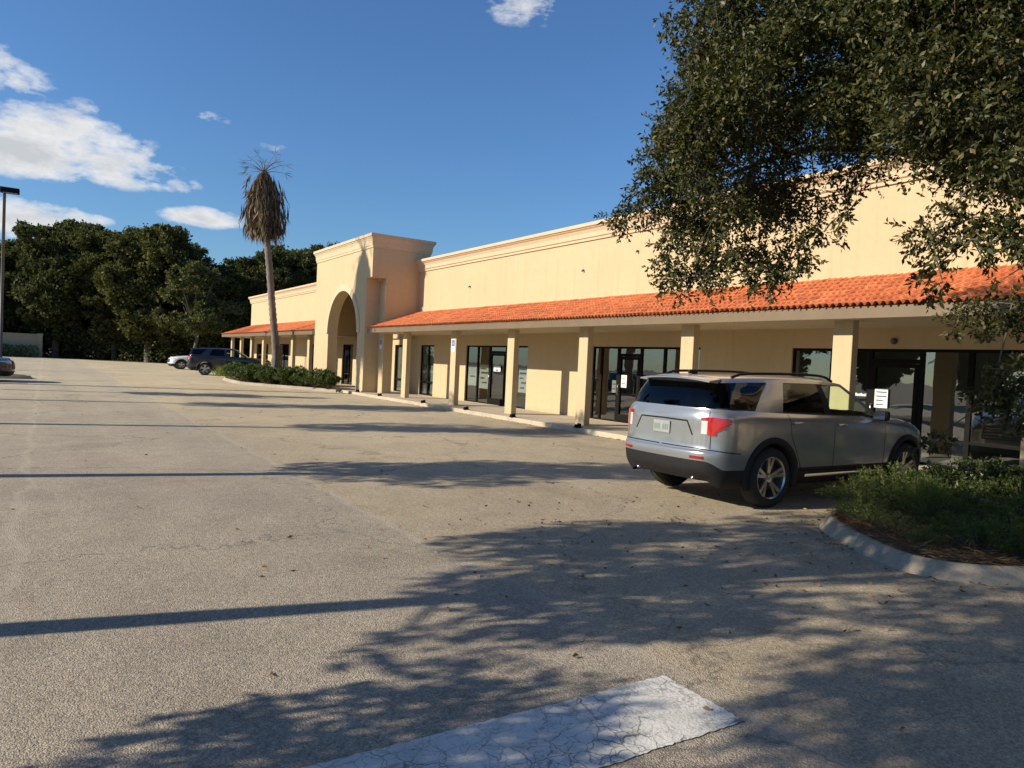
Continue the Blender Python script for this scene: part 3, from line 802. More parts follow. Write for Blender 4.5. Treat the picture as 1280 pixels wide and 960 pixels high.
def make_suv(label, group):
    root = empty('parked_car', (0, 0, 0)); tag(root, label, 'car', group)
    K = dict(parent=root, world=False)
    paint = SILVER
    body, clad, dF, dR = {}, {}, {}, {}
    parts = {'body': MB(), 'front_body': MB(), 'cladding': MB()}
    doors = {('f', 1): MB(), ('f', -1): MB(), ('r', 1): MB(), ('r', -1): MB()}
    for sgn in (1, -1):
        P = np.zeros((NO, NR, 3))
        for i in range(NO):
            for j in range(NR):
                z, ins = ROWS[i, j]; q = OUT[i] - ONRM[i] * ins
                P[i, j] = (q[0], sgn * q[1], z)
        P[0, :, 1] = 0; P[-1, :, 1] = 0
        buckets = {}
        for i in range(NO - 1):
            for j in range(NR - 1):
                c = P[i:i + 2, j:j + 2].reshape(4, 3).mean(0)
                if abs(c[1]) > .55 and (math.hypot(c[0] - AXR, c[2] - .40) < .455 or math.hypot(c[0] - AXF, c[2] - .40) < .455): continue
                if j < 2 * SUBR: key = 'cladding'
                elif -.20 <= c[0] < 1.0 and abs(c[1]) > .8: key = ('f', sgn)
                elif -1.10 <= c[0] < -.20 and abs(c[1]) > .8: key = ('r', sgn)
                else: key = 'front_body' if c[0] > 1.0 else 'body'
                buckets.setdefault(key, []).append((i, j))
        for key, cells in buckets.items():
            m = parts[key] if key in parts else doors[key]
            idx = {}; vs = []; fs = []
            def vid(i, j):
                if (i, j) not in idx: idx[(i, j)] = len(vs); vs.append(P[i, j])
                return idx[(i, j)]
            for i, j in cells:
                q = (vid(i, j), vid(i + 1, j), vid(i + 1, j + 1), vid(i, j + 1))
                fs.append(q[::-1] if sgn > 0 else q)
            m.add(vs, fs)
    # bonnet, between the two top rows forward of the cowl
    top = [(OUT[i] - ONRM[i] * ROWS[i, -1, 1], ROWS[i, -1, 0]) for i in range(NO) if OUT[i][0] > .84]
    NW = 16; vs = []; fs = []
    for (p, z) in top:
        y1 = max(p[1], 0.0)
        for k in range(NW + 1):
            t = -1 + 2 * k / NW; vs.append((p[0], y1 * t, z + .075 * (1 - t ** 4) * min(1, y1 / .5) + (.012 if .45 < abs(t) < .8 else 0)))
    for i in range(len(top) - 1):
        for k in range(NW): fs.append((i * (NW + 1) + k, (i + 1) * (NW + 1) + k, (i + 1) * (NW + 1) + k + 1, i * (NW + 1) + k + 1))
    bm_ = MB(); bm_.add(vs, fs); bm_.build('bonnet', paint, smooth=True, **K)
    # greenhouse: base ring to roof ring
    Bh = [(-2.396, 0), (-2.383, .40), (-2.338, .66), (-2.26, .80), (-2.16, .875)]
    Rh = [(-2.20, 0), (-2.192, .36), (-2.165, .54), (-2.12, .635), (-2.05, .675)]
    sb = [(-2.16, -2.05), (-1.72, -1.28), (-1.22, -1.00), (-.34, -.36), (-.20, -.25), (.86, .16), (1.0, .30)]
    yb = lambda x: .932 - .035 * sstep(-1.3, -2.3, x) - .04 * sstep(-1.2, -2.2, x) - .03 * sstep(.4, 1.0, x)
    yr = lambda x: .715 - .04 * sstep(-1.2, -2.05, x) - .03 * sstep(-.4, .3, x)
    Bf = [(1.0, None), (1.07, .74), (1.13, .52), (1.17, .26), (1.185, 0)]; Rf = [(.30, None), (.37, .56), (.42, .40), (.455, .2), (.465, 0)]
    seg = []                                                       # (base xy, roof xy, tag)
    dens = lambda pts, k: [p for p in catmull(pts, k)]
    b_, r_ = dens(Bh, 4), dens(Rh, 4)
    for k in range(len(b_)): seg.append((tuple(b_[k]), tuple(r_[k]), 'rear' if k < 12 else 'quarter'))
    kinds = ['quarter', 'cpillar', 'rdoor', 'bpillar', 'fdoor', 'apillar']
    yb0, yr0 = b_[-1][1], r_[-1][1]
    for s_ in range(6):
        (b0, r0), (b1, r1) = sb[s_], sb[s_ + 1]; n = 8 if s_ in (0, 2, 4) else 3
        for q in range(1, n + 1):
            t = q / n; bx, rx = b0 + (b1 - b0) * t, r0 + (r1 - r0) * t
            fb = sstep(-2.16, -1.7, bx); fr = sstep(-2.05, -1.6, rx)
            seg.append(((bx, yb0 + (yb(bx) - yb0) * fb), (rx, yr0 + (yr(rx) - yr0) * fr), kinds[s_]))
    eb, er = seg[-1][0], seg[-1][1]
    b_, r_ = dens([eb] + Bf[1:], 4), dens([er] + Rf[1:], 4)
    for k in range(1, len(b_)): seg.append((tuple(b_[k]), tuple(r_[k]), 'screen'))
    zb_ = lambda x: (belt(x) if x < 1 else 1.137 - .03 * (x - 1)) - .008
    zr_ = lambda x: 1.645 - .045 * (max(0, -x - .45) / 1.6) ** 1.8 - .065 * (max(0, x + .45) / .9) ** 2
    V = [0, .04, .08, .2, .35, .5, .65, .8, .89, .95, 1]
    glass = {k: MB() for k in ('rear', 'quarterL', 'quarterR', 'rdoorL', 'rdoorR', 'fdoorL', 'fdoorR', 'screen')}
    gb = MB(); GT = {1: MB(), -1: MB()}
    NSG = len(seg)
    for sgn in (1, -1):
        gt = GT[sgn]; G = np.zeros((NSG, len(V), 3))
        for i, (b0, r0, kd) in enumerate(seg):
            zb0, zr0 = zb_(b0[0]), zr_(r0[0])
            for j, v in enumerate(V):
                bl = .030 * math.sin(PI * v)
                d = unit(np.array([[b0[0] - r0[0], b0[1] - r0[1]]]))[0]
                ease = v + .10 * math.sin(PI * v) * v                # tumblehome
                x = b0[0] + (r0[0] - b0[0]) * v + d[0] * bl; y = b0[1] + (r0[1] - b0[1]) * v + d[1] * bl
                G[i, j] = (x, sgn * y, zb0 + (zr0 - zb0) * v)
        for i in range(NSG - 1):
            kd = seg[i + 1][2]
            for j in range(len(V) - 1):
                v0 = V[j]
                side = 'L' if sgn > 0 else 'R'
                if kd == 'cpillar' or kd == 'apillar': m = gb
                elif kd == 'bpillar': m = gt if .04 <= v0 < .89 else gb
                elif kd == 'rear': m = glass['rear'] if .04 <= v0 < .89 else gb
                elif kd == 'screen': m = glass['screen'] if .02 <= v0 < .92 else gb
                else:
                    m = glass[kd + side] if .08 <= v0 < .89 else (gt if .04 <= v0 < .08 else gb)
                q = [G[i, j], G[i + 1, j], G[i + 1, j + 1], G[i, j + 1]]
                if sgn > 0: q = q[::-1]
                m.add(q, [(0, 1, 2, 3)])
    vs = []; fs = []; NW = 16                                     # roof skin
    for (b0, r0, kd) in seg:
        z = zr_(r0[0])
        for k in range(NW + 1):
            t = -1 + 2 * k / NW; vs.append((r0[0], r0[1] * t, z + .05 * (1 - abs(t) ** 2.6) * min(1, r0[1] / .5)))
    for i in range(NSG - 1):
        for k in range(NW): fs.append((i * (NW + 1) + k, (i + 1) * (NW + 1) + k, (i + 1) * (NW + 1) + k + 1, i * (NW + 1) + k + 1))
    gb.add(vs, fs)
    def weld(m):
        key = {}; remap = []; nv = []
        for v in m.v:
            k = (round(v[0], 4), round(v[1], 4), round(v[2], 4))
            if k not in key: key[k] = len(nv); nv.append(v)
            remap.append(key[k])
        m.f = [tuple(remap[i] for i in f) for f in m.f]; 
        keep = [(f, mm) for f, mm in zip(m.f, m.m) if len(set(f)) == len(f)]
        m.v, m.f, m.m = nv, [k[0] for k in keep], [k[1] for k in keep]; return m
    body_o = weld(parts['body']).build('body', paint, smooth=True, **K)
    weld(parts['front_body']).build('front_body', paint, smooth=True, **K)
    weld(parts['cladding']).build('cladding', PLAST, smooth=True, **K)
    weld(gb).build('roof', paint, smooth=True, **K); [weld(g_).build('pillar_trim', PLAST, smooth=True, **K) for g_ in GT.values()]
    gl = {'rear': ('rear_window', CARG_D), 'screen': ('windscreen', CARG_L)}
    for k, m in glass.items():
        nm, mt = gl.get(k, ('side_window', CARG_L if k.startswith('fdoor') else CARG_D))
        weld(m).build(nm, mt, smooth=True, **K)
    for (k, sgn), m in doors.items():
        d = weld(m).build('door', paint, smooth=True, **K)
        xh = -.05 if k == 'f' else -.98; hm = MB(); 
        a0 = arc_of_x(xh - .10); zz = belt(xh) - .115
        pts = [S(a0 + t, zz, .006 + .028 * math.sin(PI * t / .2), sgn) for t in np.linspace(0, .2, 9)]
        hm.tube(pts, .016, 8); hm.build('handle', paint, d, smooth=True, world=False)
    # spoiler over the rear glass, roof rails
    m = MB(); vs = []; fs = []; ys = np.linspace(-.66, .66, 19)
    for y in ys:
        c = 1 - (y / .72) ** 2; zt = zr_(-2.1) + .045 * c
        vs += [(-2.10, y, zt), (-2.335 + .035 * (y / .66) ** 4, y, zt - .030), (-2.345 + .035 * (y / .66) ** 4, y, zt - .050), (-2.16, y, zt - .062)]
    for i in range(18):
        for k in range(4): fs.append((i * 4 + k, i * 4 + (k + 1) % 4, i * 4 + 4 + (k + 1) % 4, i * 4 + 4 + k))
    fs += [(0, 1, 2, 3)[::-1], tuple(range(72, 76))]
    m.add(vs, fs); m.build('spoiler', paint, smooth=False, bevel=.006, **K)
    m = MB(); m.tube([(-2.215, -.12, zr_(-2.1) - .0), (-2.22, .12, zr_(-2.1) - .0)], .008, 6); 
    m = MB(); m.rbox((-1.95, 0, zr_(-1.95) + .075), (.16, .035, .05)); m.build('aerial', PLAST, bevel=.012, **K)
    for sgn in (1, -1):
        m = MB(); pts = []
        for t in np.linspace(0, 1, 15):
            x = -1.88 + 2.05 * t; lift = .045 * min(1, min(t, 1 - t) / .10) ** .6
            pts.append((x, sgn * (yr(x) - .055), zr_(x) + .022 + lift))
        m.tube(pts, .018, 8); m.build('roof_rail', PLAST, smooth=True, **K)
        # rear lamp: red corner lamp with a long upper limb, clear inner strip
        aC = arc_of_x(-2.455); aS = arc_of_x(-2.17)
        ay = lambda y: float(np.interp(y, OUT[:40, 1], ARC[:40]))
        a_in, a_w, a_mid = ay(.66), ay(.755), ay(.865)
        lamp = MB()
        patch(lamp, a_w + .004, a_mid, .915, 1.135, .012, sgn)
        patch(lamp, a_mid, aS, lambda a: .955 + .10 * min(1, ((a - a_mid) / (aS - a_mid)) * 1.15), lambda a: 1.135 - .012 * (a - a_mid) / (aS - a_mid), .012, sgn)
        patch(lamp, a_in, a_w, 1.095, 1.135, .012, sgn, 6, 3)
        lo_ = lamp.build('tail_light', TAILR, smooth=False, **K)
        cw = MB(); patch(cw, a_in + .01, a_w - .002, .925, 1.088, .009, sgn, 6, 5); cw.build('reversing_lens', TAILW, lo_, world=False)
        m = MB(); patch(m, ay(.55), ay(.74), .622, .655, .008, sgn, 8, 3); m.build('reflector', REFLR, **K)
        # front lamp
        ah0, ah1 = arc_of_x(2.05), float(ARC[-1] - .60); m = MB()
        patch(m, ah0, ah1, lambda a: .90 - .05 * (a - ah0) / (ah1 - ah0), lambda a: .955 - .02 * (a - ah0) / (ah1 - ah0), .008, sgn); m.build('headlight', HEADL, **K)
        # wheel arch flare, chrome sill strip, mirror
        for ax in (AXR, AXF):
            m = MB(); vs = []; fs = []; n = 40
            for k in range(n + 1):
                t = math.radians(-26 + 232 * k / n)
                for r, o_, in_ in ((.425, 0, .16), (.425, .014, 0), (.44, .020, 0), (.495, .016, 0), (.505, -.004, 0)):
                    x = ax + r * math.cos(t); z = max(.40 + r * math.sin(t), .24)
                    p = S(arc_of_x(x), max(z, .40), o_, sgn)
                    vs.append((x, p[1] - sgn * in_, z))
            for k in range(n):
                for q in range(4):
                    f = (k * 5 + q, k * 5 + q + 1, k * 5 + 5 + q + 1, k * 5 + 5 + q); fs.append(f if sgn > 0 else f[::-1])
            m.add(vs, fs); m.build('wheel_arch', PLAST, smooth=True, **K)
            m = MB(); vs = []; fs = []
            for k in range(25):
                t = math.radians(-20 + 220 * k / 24)
                for y in (.5, .9): vs.append((ax + .45 * math.cos(t), sgn * y, .40 + .45 * math.sin(t)))
            for k in range(24): fs.append((2 * k, 2 * k + 1, 2 * k + 3, 2 * k + 2))
            m.add(vs, fs); m.build('wheel_liner', DARK, **K)
        m = MB(); patch(m, arc_of_x(-.78), arc_of_x(1.02), .375, .41, .016, sgn, 12, 3); m.build('sill_strip', CHROME, **K)
        mr = MB(); mr.rbox((.80, sgn * 1.06, 1.185), (.13, .20, .145)); mo = mr.build('mirror', PLAST, bevel=.04, smooth=True, **K)
        mr = MB(); mr.rbox((.81, sgn * .955, 1.145), (.08, .10, .04)); mr.build('mirror_arm', PLAST, mo, bevel=.01, world=False)
        mr = MB(); mr.rbox((.731, sgn * 1.06, 1.185), (.006, .16, .11)); mr.build('mirror_glass', CHROME, mo, world=False)
        # wheels
        for ax in (AXR, AXF):
            wr_ = empty('wheel', (ax, sgn * .865, WR)); wr_.parent = root
            o = sgn
            tm = MB(); tm.lathe_y([(-.115 * o, .275), (-.12 * o, .335), (-.10 * o, .372), (-.05 * o, .384), (0, .386), (.05 * o, .384), (.10 * o, .372), (.12 * o, .335), (.115 * o, .268), (.09 * o, .255)], n=48)
            tm.build('tyre', RUBBER, wr_, smooth=True, world=False)
            rm = MB(); rm.lathe_y([(.112 * o, .27), (.118 * o, .264), (.10 * o, .25), (-.06 * o, .245), (-.10 * o, .27)], n=48)
            rm.lathe_y([(.070 * o, .0), (.078 * o, .03), (.074 * o, .058), (.05 * o, .066), (.0, .066)], n=24)
            for k in range(5):
                for dlt in (-.17, .17):
                    t = 2 * PI * k / 5 + .3; t1 = t + dlt
                    a = Vector((.05 * math.cos(t + dlt * .6), .062 * o, .05 * math.sin(t + dlt * .6))); b = Vector((.256 * math.cos(t1), .098 * o, .256 * math.sin(t1)))
                    d = b - a; nrm = Vector((0, o, 0)); sd_ = d.cross(nrm).normalized()
                    vs = []
                    for p, w_, th in ((a, .017, .035), (b, .024, .03)):
                        vs += [p - sd_ * w_, p + sd_ * w_, p + sd_ * w_ * .8 + Vector((0, -th * o, 0)), p - sd_ * w_ * .8 + Vector((0, -th * o, 0))]
                    rm.add(vs, [(0, 1, 5, 4), (1, 2, 6, 5), (2, 3, 7, 6), (3, 0, 4, 7)])
            rm.build('rim', ALLOY, wr_, smooth=False, world=False)
            bk = MB(); bk.lathe_y([(.01 * o, .0), (.01 * o, .18), (-.02 * o, .18), (-.02 * o, .0)], n=28); bk.build('brake_disc', simple_cache('disc_metal', (.12, .115, .11), .5, .7), wr_, world=False)
            bk = MB(); bk.lathe_y([(-.05 * o, .0), (-.05 * o, .26), (-.10 * o, .26)], n=28); bk.build('wheel_back', DARK, wr_, world=False)
    # shut lines, and a painted shade line round the plate recess
    def shut_or_shade(*a_):
        m = MB(); line_on(m, *a_); m.build('shut_or_shade_line', BLACKM, **K)
    for sgn in (1, -1):
        A = arc_of_x
        shut_or_shade([(A(1.0), .44), (A(1.0), belt(1.0) - .01)], .005, .0015, sgn)
        shut_or_shade([(A(-.2), .44), (A(-.2), belt(-.2) - .005)], .005, .0015, sgn)
        shut_or_shade([(A(-.86), .46), (A(-.98), .70), (A(-1.10), .92), (A(-1.14), belt(-1.1) - .01)], .005, .0015, sgn)
        shut_or_shade([(A(-.86), .46), (A(1.0), .445)], .004, .0015, sgn)
        shut_or_shade([(A(-2.0), .70), (A(-2.35), .735), (A(-2.46), .745), (.02, .745)], .006, .002, sgn)
        shut_or_shade([(ay(.80), .75), (ay(.80), .91)], .005, .002, sgn); shut_or_shade([(ay(.77), 1.14), (ay(.77), 1.21)], .005, .002, sgn)
        shut_or_shade([(.0, 1.075), (ay(.44), 1.07), (ay(.54), .90)], .009, .003, sgn)  # dark ribbon painted as the shadow along the plate recess edge
    # number plate on the tailgate
    xp = S(0.001, .95)[0]
    m = MB(); m.box(xp - .016, xp - .004, -.155, .155, .885, 1.04); po = m.build('number_plate', PLATE, bevel=.004, **K)
    m = MB()
    r = random.Random(5)
    for y in (-.115, -.075, -.035, .045, .085, .122): m.box(xp - .0185, xp - .0165, y - .013, y + .013, .925, .995)
    m.build('lettering', GREENP, po, world=False)
    # nose: grille and lower grille
    m = MB(); aN = float(ARC[-1])
    for sgn in (1, -1): patch(m, aN - .54, aN - .002, .58, .87, .004, sgn, 14, 6)
    go = m.build('grille', PLAST, **K)
    m = MB()
    for k in range(4):
        z = .63 + .062 * k; pts = [S(aN - .5 + t, z, .012, 1) for t in np.linspace(0, .499, 8)] + [S(aN - .5 + t, z, .012, -1) for t in np.linspace(.499, 0, 8)]
        m.tube(pts, .011, 6)
    m.build('grille_bar', CHROME, go, smooth=True, world=False)
    # underside and exhaust tips
    m = MB(); m.box(-2.2, 2.2, -.70, .70, .33, .55); m.box(-1.0, 1.2, -.86, .86, .27, .40); m.build('underbody', DARK, **K)
    for sgn in (1, -1):
        m = MB(); m.tube([(-2.1, sgn * .52, .385), (-2.375, sgn * .52, .38)], .035, 12); m.build('exhaust_tip', CHROME, smooth=True, **K)
    # cabin
    m = MB(); m.box(-2.2, 1.0, -.80, .80, .50, .62); m.box(.75, 1.1, -.80, .80, .62, 1.08); m.build('cabin_floor', DARK, **K)
    for x, y in ((.05, .40), (.05, -.40), (-.95, .42), (-.95, -.42)):
        m = MB(); m.rbox((x, y, .74), (.50, .50, .20)); M_ = Matrix.Rotation(math.radians(-14), 3, 'Y'); m.rbox((x - .26, y, 1.05), (.14, .48, .60), M_); m.rbox((x - .35, y, 1.42), (.10, .26, .18), M_)
        m.build('car_seat', DARK, bevel=.04, smooth=True, **K)
    m = MB(); pts = [(.62 + .05 * math.sin(t), .40 + .18 * math.cos(t), 1.02 + .17 * math.sin(t)) for t in np.linspace(0, 2 * PI, 25)]; m.tube(pts, .014, 6); m.build('steering_wheel', PLAST, smooth=True, **K)
    return root
def simple_cache(n, c, r, mt):
    return MATS[n] if n in MATS else simple(n, c, r, mt)

SUV = make_suv('silver sport utility car parked nose-in before the shops, its tail towards the viewer', 'cars parked in the lot')
SUV.scale = (1.06, .99, 1.05); SUV.location = (9.62, 6.88, 0); SUV.rotation_euler = (0, 0, math.radians(-1.0))
def car_copy(paint, loc, rz, scale, label):
    c = copy_tree(SUV, None, {'silver_paint': paint}); c.location = loc; c.rotation_euler = (0, 0, math.radians(rz)); c.scale = scale; c['label'] = label; return c
car_copy(NAVY, (10.95, 52.9, 0), -12, (1.12, 1.06, 1.12), 'dark blue large car parked past the palm bed by the far awning')
car_copy(WHITEC, (11.2, 66.0, 0), 180, (1.0, 1.0, .96), 'white car backed in beyond the dark blue car, its nose towards the lane')
car_copy(BLACKC, (-3.75, 37.6, 0), 0, (1.06, 1.03, .93), 'black car nosing into view at the left edge of the lot')

# ------------------------------------------------------------------ vegetation
def tree_obj(name, loc, label, cat='tree', group=None):
    o = empty(name, loc); tag(o, label, cat, group); return o
def blob_leaves(c, rx, rz, n, L, W, shell=.55, drop=.0):
    d = unit(nrg.normal(0, 1, (n, 3))); r = nrg.uniform(shell, 1.05, (n, 1)) ** .8
    p = np.array(c) + d * r * np.array([rx, rx, rz])
    return leaves(p, d * .7 + np.array([0, 0, -.15 - drop]), L, W, .7)
def crown_mesh(blobs, dens, L, W):
    return np.concatenate([blob_leaves(b[:3], b[3], b[3] * b[4], int(dens * b[3] ** 2), L, W) for b in blobs])
def ragged_crown(blobs, dens, L, W, nsub=13):
    """each bough breaks up into small leafy sprays with gaps between them"""
    A = []
    for b in blobs:
        for k in range(nsub):
            d = unit(nrg.normal(0, 1, (1, 3)))[0]; d[2] = d[2] * .85 + .12
            q = np.array(b[:3]) + d * np.array([b[3], b[3], b[3] * b[4]]) * nrg.uniform(.55, 1.25)
            s_ = b[3] * nrg.uniform(.22, .46); n = int(dens * s_ * s_ * 3.2) + 8
            P = q + nrg.normal(0, .48, (n, 3)) * s_ * np.array([1, 1, .8])
            A.append(leaves(P, d * .6 + np.array([0, 0, -.1]), L, W, .75))
    return np.concatenate(A)

# --- the wood behind the lot: four kinds of full-grown tree, copied
def wood_tree(seed, h, rad):
    r = random.Random(seed); bl = []
    for k in range(44):
        t = r.random(); z = h * (.18 + .78 * t); env = rad * (math.sin(PI * min(1, .18 + .80 * (1 - t * .92))) ** .7)
        a = r.uniform(0, 2 * PI); d = env * r.uniform(.35, .95)
        bl.append((d * math.cos(a), d * math.sin(a), z, r.uniform(.9, 1.75) * rad / 4.5, r.uniform(.65, .95)))
    bl.append((0, 0, h * .9, 1.5, .8)); bl.append((0, 0, h * .6, 2.2, 1))
    return bl
PROTO = []
for k, (h, rad, lab) in enumerate(((15.5, 4.8, 'tall dark green tree, one of the broad ones in the wood behind the lot'), (14, 4.3, 'dark green tree with a ragged top in the wood behind the lot'), (12, 4.0, 'lower dark tree with a rounded top in the wood behind the lot'))):
    o = tree_obj('oak_tree', (0, 0, 0), lab, group='trees of the wood behind the lot')
    bl = wood_tree(40 + k, h, rad)
    m = MB(); m.tube([(0, 0, -.1), (.1, .05, h * .2), (-.1, .1, h * .45), (.05, 0, h * .8)], [.32, .26, .2, .06], 8)
    for b in bl[:12]: m.tube([(0, 0, h * .22 + b[2] * .12), (b[0] * .5, b[1] * .5, b[2] * .75), b[:3]], [.13, .09, .03], 5)
    m.build('trunk', BARK, o, smooth=True, world=False)
    quads('crown', ragged_crown(bl, 190, .34, .19), WOOD_L, o, world=False)
    PROTO.append((o, h))
SKY = [(-30, 11), (-12, 11), (-2.7, 11.6), (1, 14.5), (4.8, 16.6), (10.6, 15.6), (15, 13.8), (20.6, 12.6), (28.8, 16.4), (40, 15), (60, 14)]
spots = []
for k, x in enumerate(np.arange(-16, 52, 4.4)):
    y = 101 if x < 0 else (99 - x * .9 if x < 12 else 89.5 + .1 * x)
    spots.append((x + rnd.uniform(-1, 1), y + rnd.uniform(-1, 2)))
for x in np.arange(-14, 52, 5.6): spots.append((x + rnd.uniform(-1.2, 1.2), 107 + rnd.uniform(-2, 3)))
used = set()
for k, (x, y) in enumerate(spots):
    pi = rnd.randrange(3); o, h = PROTO[pi]
    t = o if pi not in used else copy_tree(o); used.add(pi)
    t.location = (x, y, 0); hh = np.interp(x * 95 / y, [s_[0] for s_ in SKY], [s_[1] for s_ in SKY]) * y / 95
    s_ = hh / h * rnd.uniform(.88, 1.0); t.scale = (max(.95, s_), max(.95, s_), s_); t.rotation_euler = (0, 0, rnd.uniform(0, 6.28))
# trees across the lot, mirrored in the shop windows
for k, (x, y) in enumerate(((-36, -6), (-38, 3), (-36, 12), (-39, 20), (-37, 29), (-38, 38), (-36, 47))):
    t = copy_tree(PROTO[k % 3][0]); t.location = (x, y, 0); t.rotation_euler = (0, 0, k * 1.7); t.scale = (.8, .8, .62)
    t['label'] = 'dark tree standing across the lot, outside the picture'; t['group'] = 'trees across the lot'
# paler tree in front of the wood
o = tree_obj('oak_tree', (13.2, 82.5, 0), 'paler loose-crowned tree with a bare leaning trunk, in front of the dark wood')
r = random.Random(5); bl = [(r.gauss(0, 1.5), r.gauss(0, 1.5), r.uniform(4.2, 10.2), r.uniform(.7, 1.25), .8) for _ in range(24)]
m = MB(); m.tube([(0, 0, -.1), (.15, 0, 1.6), (.5, .1, 3.4), (.3, 0, 8.5)], [.22, .18, .15, .05], 8)
for b in bl[:12]: m.tube([(.45, .1, 3.2), (b[0] * .6, b[1] * .6, b[2] * .8), b[:3]], [.09, .06, .02], 5)
m.build('trunk', BARK, o, smooth=True, world=False)
quads('crown', ragged_crown(bl, 260, .28, .14) + np.array([13.2, 82.5, 0]), PALE_L, o)
# undergrowth along the foot of the wood
P = []
for k in range(230):
    x = rnd.uniform(-16, 45); y = (101.5 if x < 0 else (98.5 - x * .9 if x < 12 else 87.5 + .1 * x)) + rnd.uniform(0, 9)
    P.append(blob_leaves((x, y, rnd.uniform(.3, 2.6)), rnd.uniform(1, 2), rnd.uniform(.9, 2.2), 230, .36, .2, .2))
for k in range(230):
    x = rnd.uniform(-28, 52); y = 113 - max(0, min(x, 14)) * .7 + rnd.uniform(0, 6)
    P.append(blob_leaves((x, y, rnd.uniform(.3, 7.5)), rnd.uniform(1.4, 2.4), rnd.uniform(1.4, 2.4), 200, .7, .45, .2))
tag(quads('undergrowth', np.concatenate(P), WOOD_L), 'dark tangled undergrowth along the foot of the wood', 'undergrowth', kind='stuff')

# --- low wall with hedge at the far left
o = empty('boundary_wall', (-4, 96, 0)); tag(o, 'low pale stucco wall at the far left before the wood', 'wall')
m = MB(); m.box(-12, -.75, 96, 96.25, -.02, 2.45); m.build('wall', WALLW, o)
m = MB(); m.box(-12.05, -.75, 95.93, 96.32, 2.452, 2.60); m.build('coping', WALLW, o)
m = MB(); m.box(-.748, -.25, 95.85, 96.4, -.02, 2.55); m.box(-.80, -.20, 95.8, 96.45, 2.552, 2.68); m.build('end_pier', WALLW, o)
h = []
for x in np.arange(-11, -1, .55): h.append(blob_leaves((x, 94.8, .62), .62, .72, 260, .16, .1, .7))
tag(quads('hedge', np.concatenate(h), HEDGE), 'clipped dark hedge along the foot of the low pale wall', 'hedge')

# --- parking-lot lamp
o = empty('street_lamp', (-2.2, 51.8, 0)); tag(o, 'tall dark parking lot lamp with a box head at the left edge', 'lamp post')
m = MB(); m.tube([(-2.2, 51.8, .6), (-2.2, 51.8, 10.4)], [.10, .075], 10); m.build('pole', POLEM, o, smooth=True)
m = MB(); m.tube([(-2.2, 51.8, -.05), (-2.2, 51.8, .62)], [.30, .29], 16); m.build('base', CONC, o)
m = MB(); m.rbox((-1.95, 51.75, 10.55), (.95, .52, .30)); m.box(-2.26, -2.14, 51.7, 51.82, 10.35, 10.45); m.build('lamp_head', BLACKM, o, bevel=.03)
m = MB(); m.rbox((-1.92, 51.75, 10.392), (.7, .4, .016)); m.build('lens', TAILW, o)

# --- palm with a skirt of dead fronds
def palm(loc, label, sc_=1):
    o = tree_obj('palm_tree', loc, label, group=None)
    m = MB(); pts = catmull([(.36, 0, -.1), (.46, 0, 1.6), (.26, 0, 3.4), (.10, 0, 4.8), (-.10, 0, 6.6), (-.30, 0, 8.2), (-.55, 0, 10.4), (-.62, 0, 12.0)], 9)
    rr = []
    for k, p in enumerate(pts):
        rr.append(.215 + .09 * math.exp(-p[2] / 1.0) - .004 * p[2] + (.016 if k % 2 else -.016))
    m.tube(pts, rr, 12); m.build('trunk', PALMB, o, smooth=True, world=False)
    A = []; n = 2300
    z = 12.1 - 3.2 * nrg.random(n) ** .85; a = nrg.uniform(0, 2 * PI, n)
    prof = np.interp(z, [8.7, 9.2, 10.2, 11.2, 11.8, 12.1], [.66, .84, .88, .70, .42, .16])
    rr = prof * np.sqrt(nrg.uniform(.12, 1.0, n)) * (1 + .35 * nrg.random(n) ** 6) * (1 + .18 * np.sin(3 * a + 1.1))
    lump = 1 + .22 * np.sin(6 * a + z * .7) + .1 * np.sin(11 * a - z)
    p = np.stack([-.45 - .10 * (z - 9.5) / 2.5 + rr * lump * np.cos(a), rr * lump * np.sin(a), z], 1)
    d = np.stack([np.cos(a) * .10, np.sin(a) * .10, np.full(n, -1.)], 1)
    A.append(leaves(p, d, 1.05, .085, .12))
    # a ragged frond hanging out to one side
    for k in range(36):
        t = k / 36; b = np.array([[-1.35 - .25 * math.sin(t * 3), -.3, 11.7 - 1.2 * t]])
        A.append(leaves(b, np.array([[-.2, 0, -1.]]), .5, .05, .25))
    quads('frond_skirt', np.concatenate(A), FROND, o, world=False)
    A = []; m = MB()
    for k in range(15):
        a = k * 2.4 + .3; el = rnd.uniform(.35, 1.25); l = rnd.uniform(1.0, 1.6); d0 = Vector((math.cos(a) * math.cos(el), math.sin(a) * math.cos(el), math.sin(el)))
        pts = [Vector((-.6, 0, 11.9)) + d0 * l * t - Vector((0, 0, .35 * t * t)) for t in np.linspace(0, 1, 6)]
        m.tube(pts, [.022, .02, .017, .014, .011, .008], 5)
        tip = np.array(pts[-1]); dd = np.array(pts[-1] - pts[-2])
        nn = 9
        A.append(leaves(np.repeat(tip[None], nn, 0), np.repeat(unit(dd[None]), nn, 0) + np.array([0, 0, -.25]), .55, .022, .5))
    m.build('frond_stem', FROND, o, world=False)
    quads('fronds', np.concatenate(A), FROND, o, world=False)
    return o
PALM = palm((10.82, 42.4, .1), 'tall palm with a shaggy skirt of dead brown fronds, in the bed before the tower')
p2 = copy_tree(PALM); p2.location = (-4.1, 35.9, 0); p2.scale = (1.25, 1.25, 1.28); p2['label'] = 'tall palm with a dead skirt outside the picture whose shadow falls on the tower'

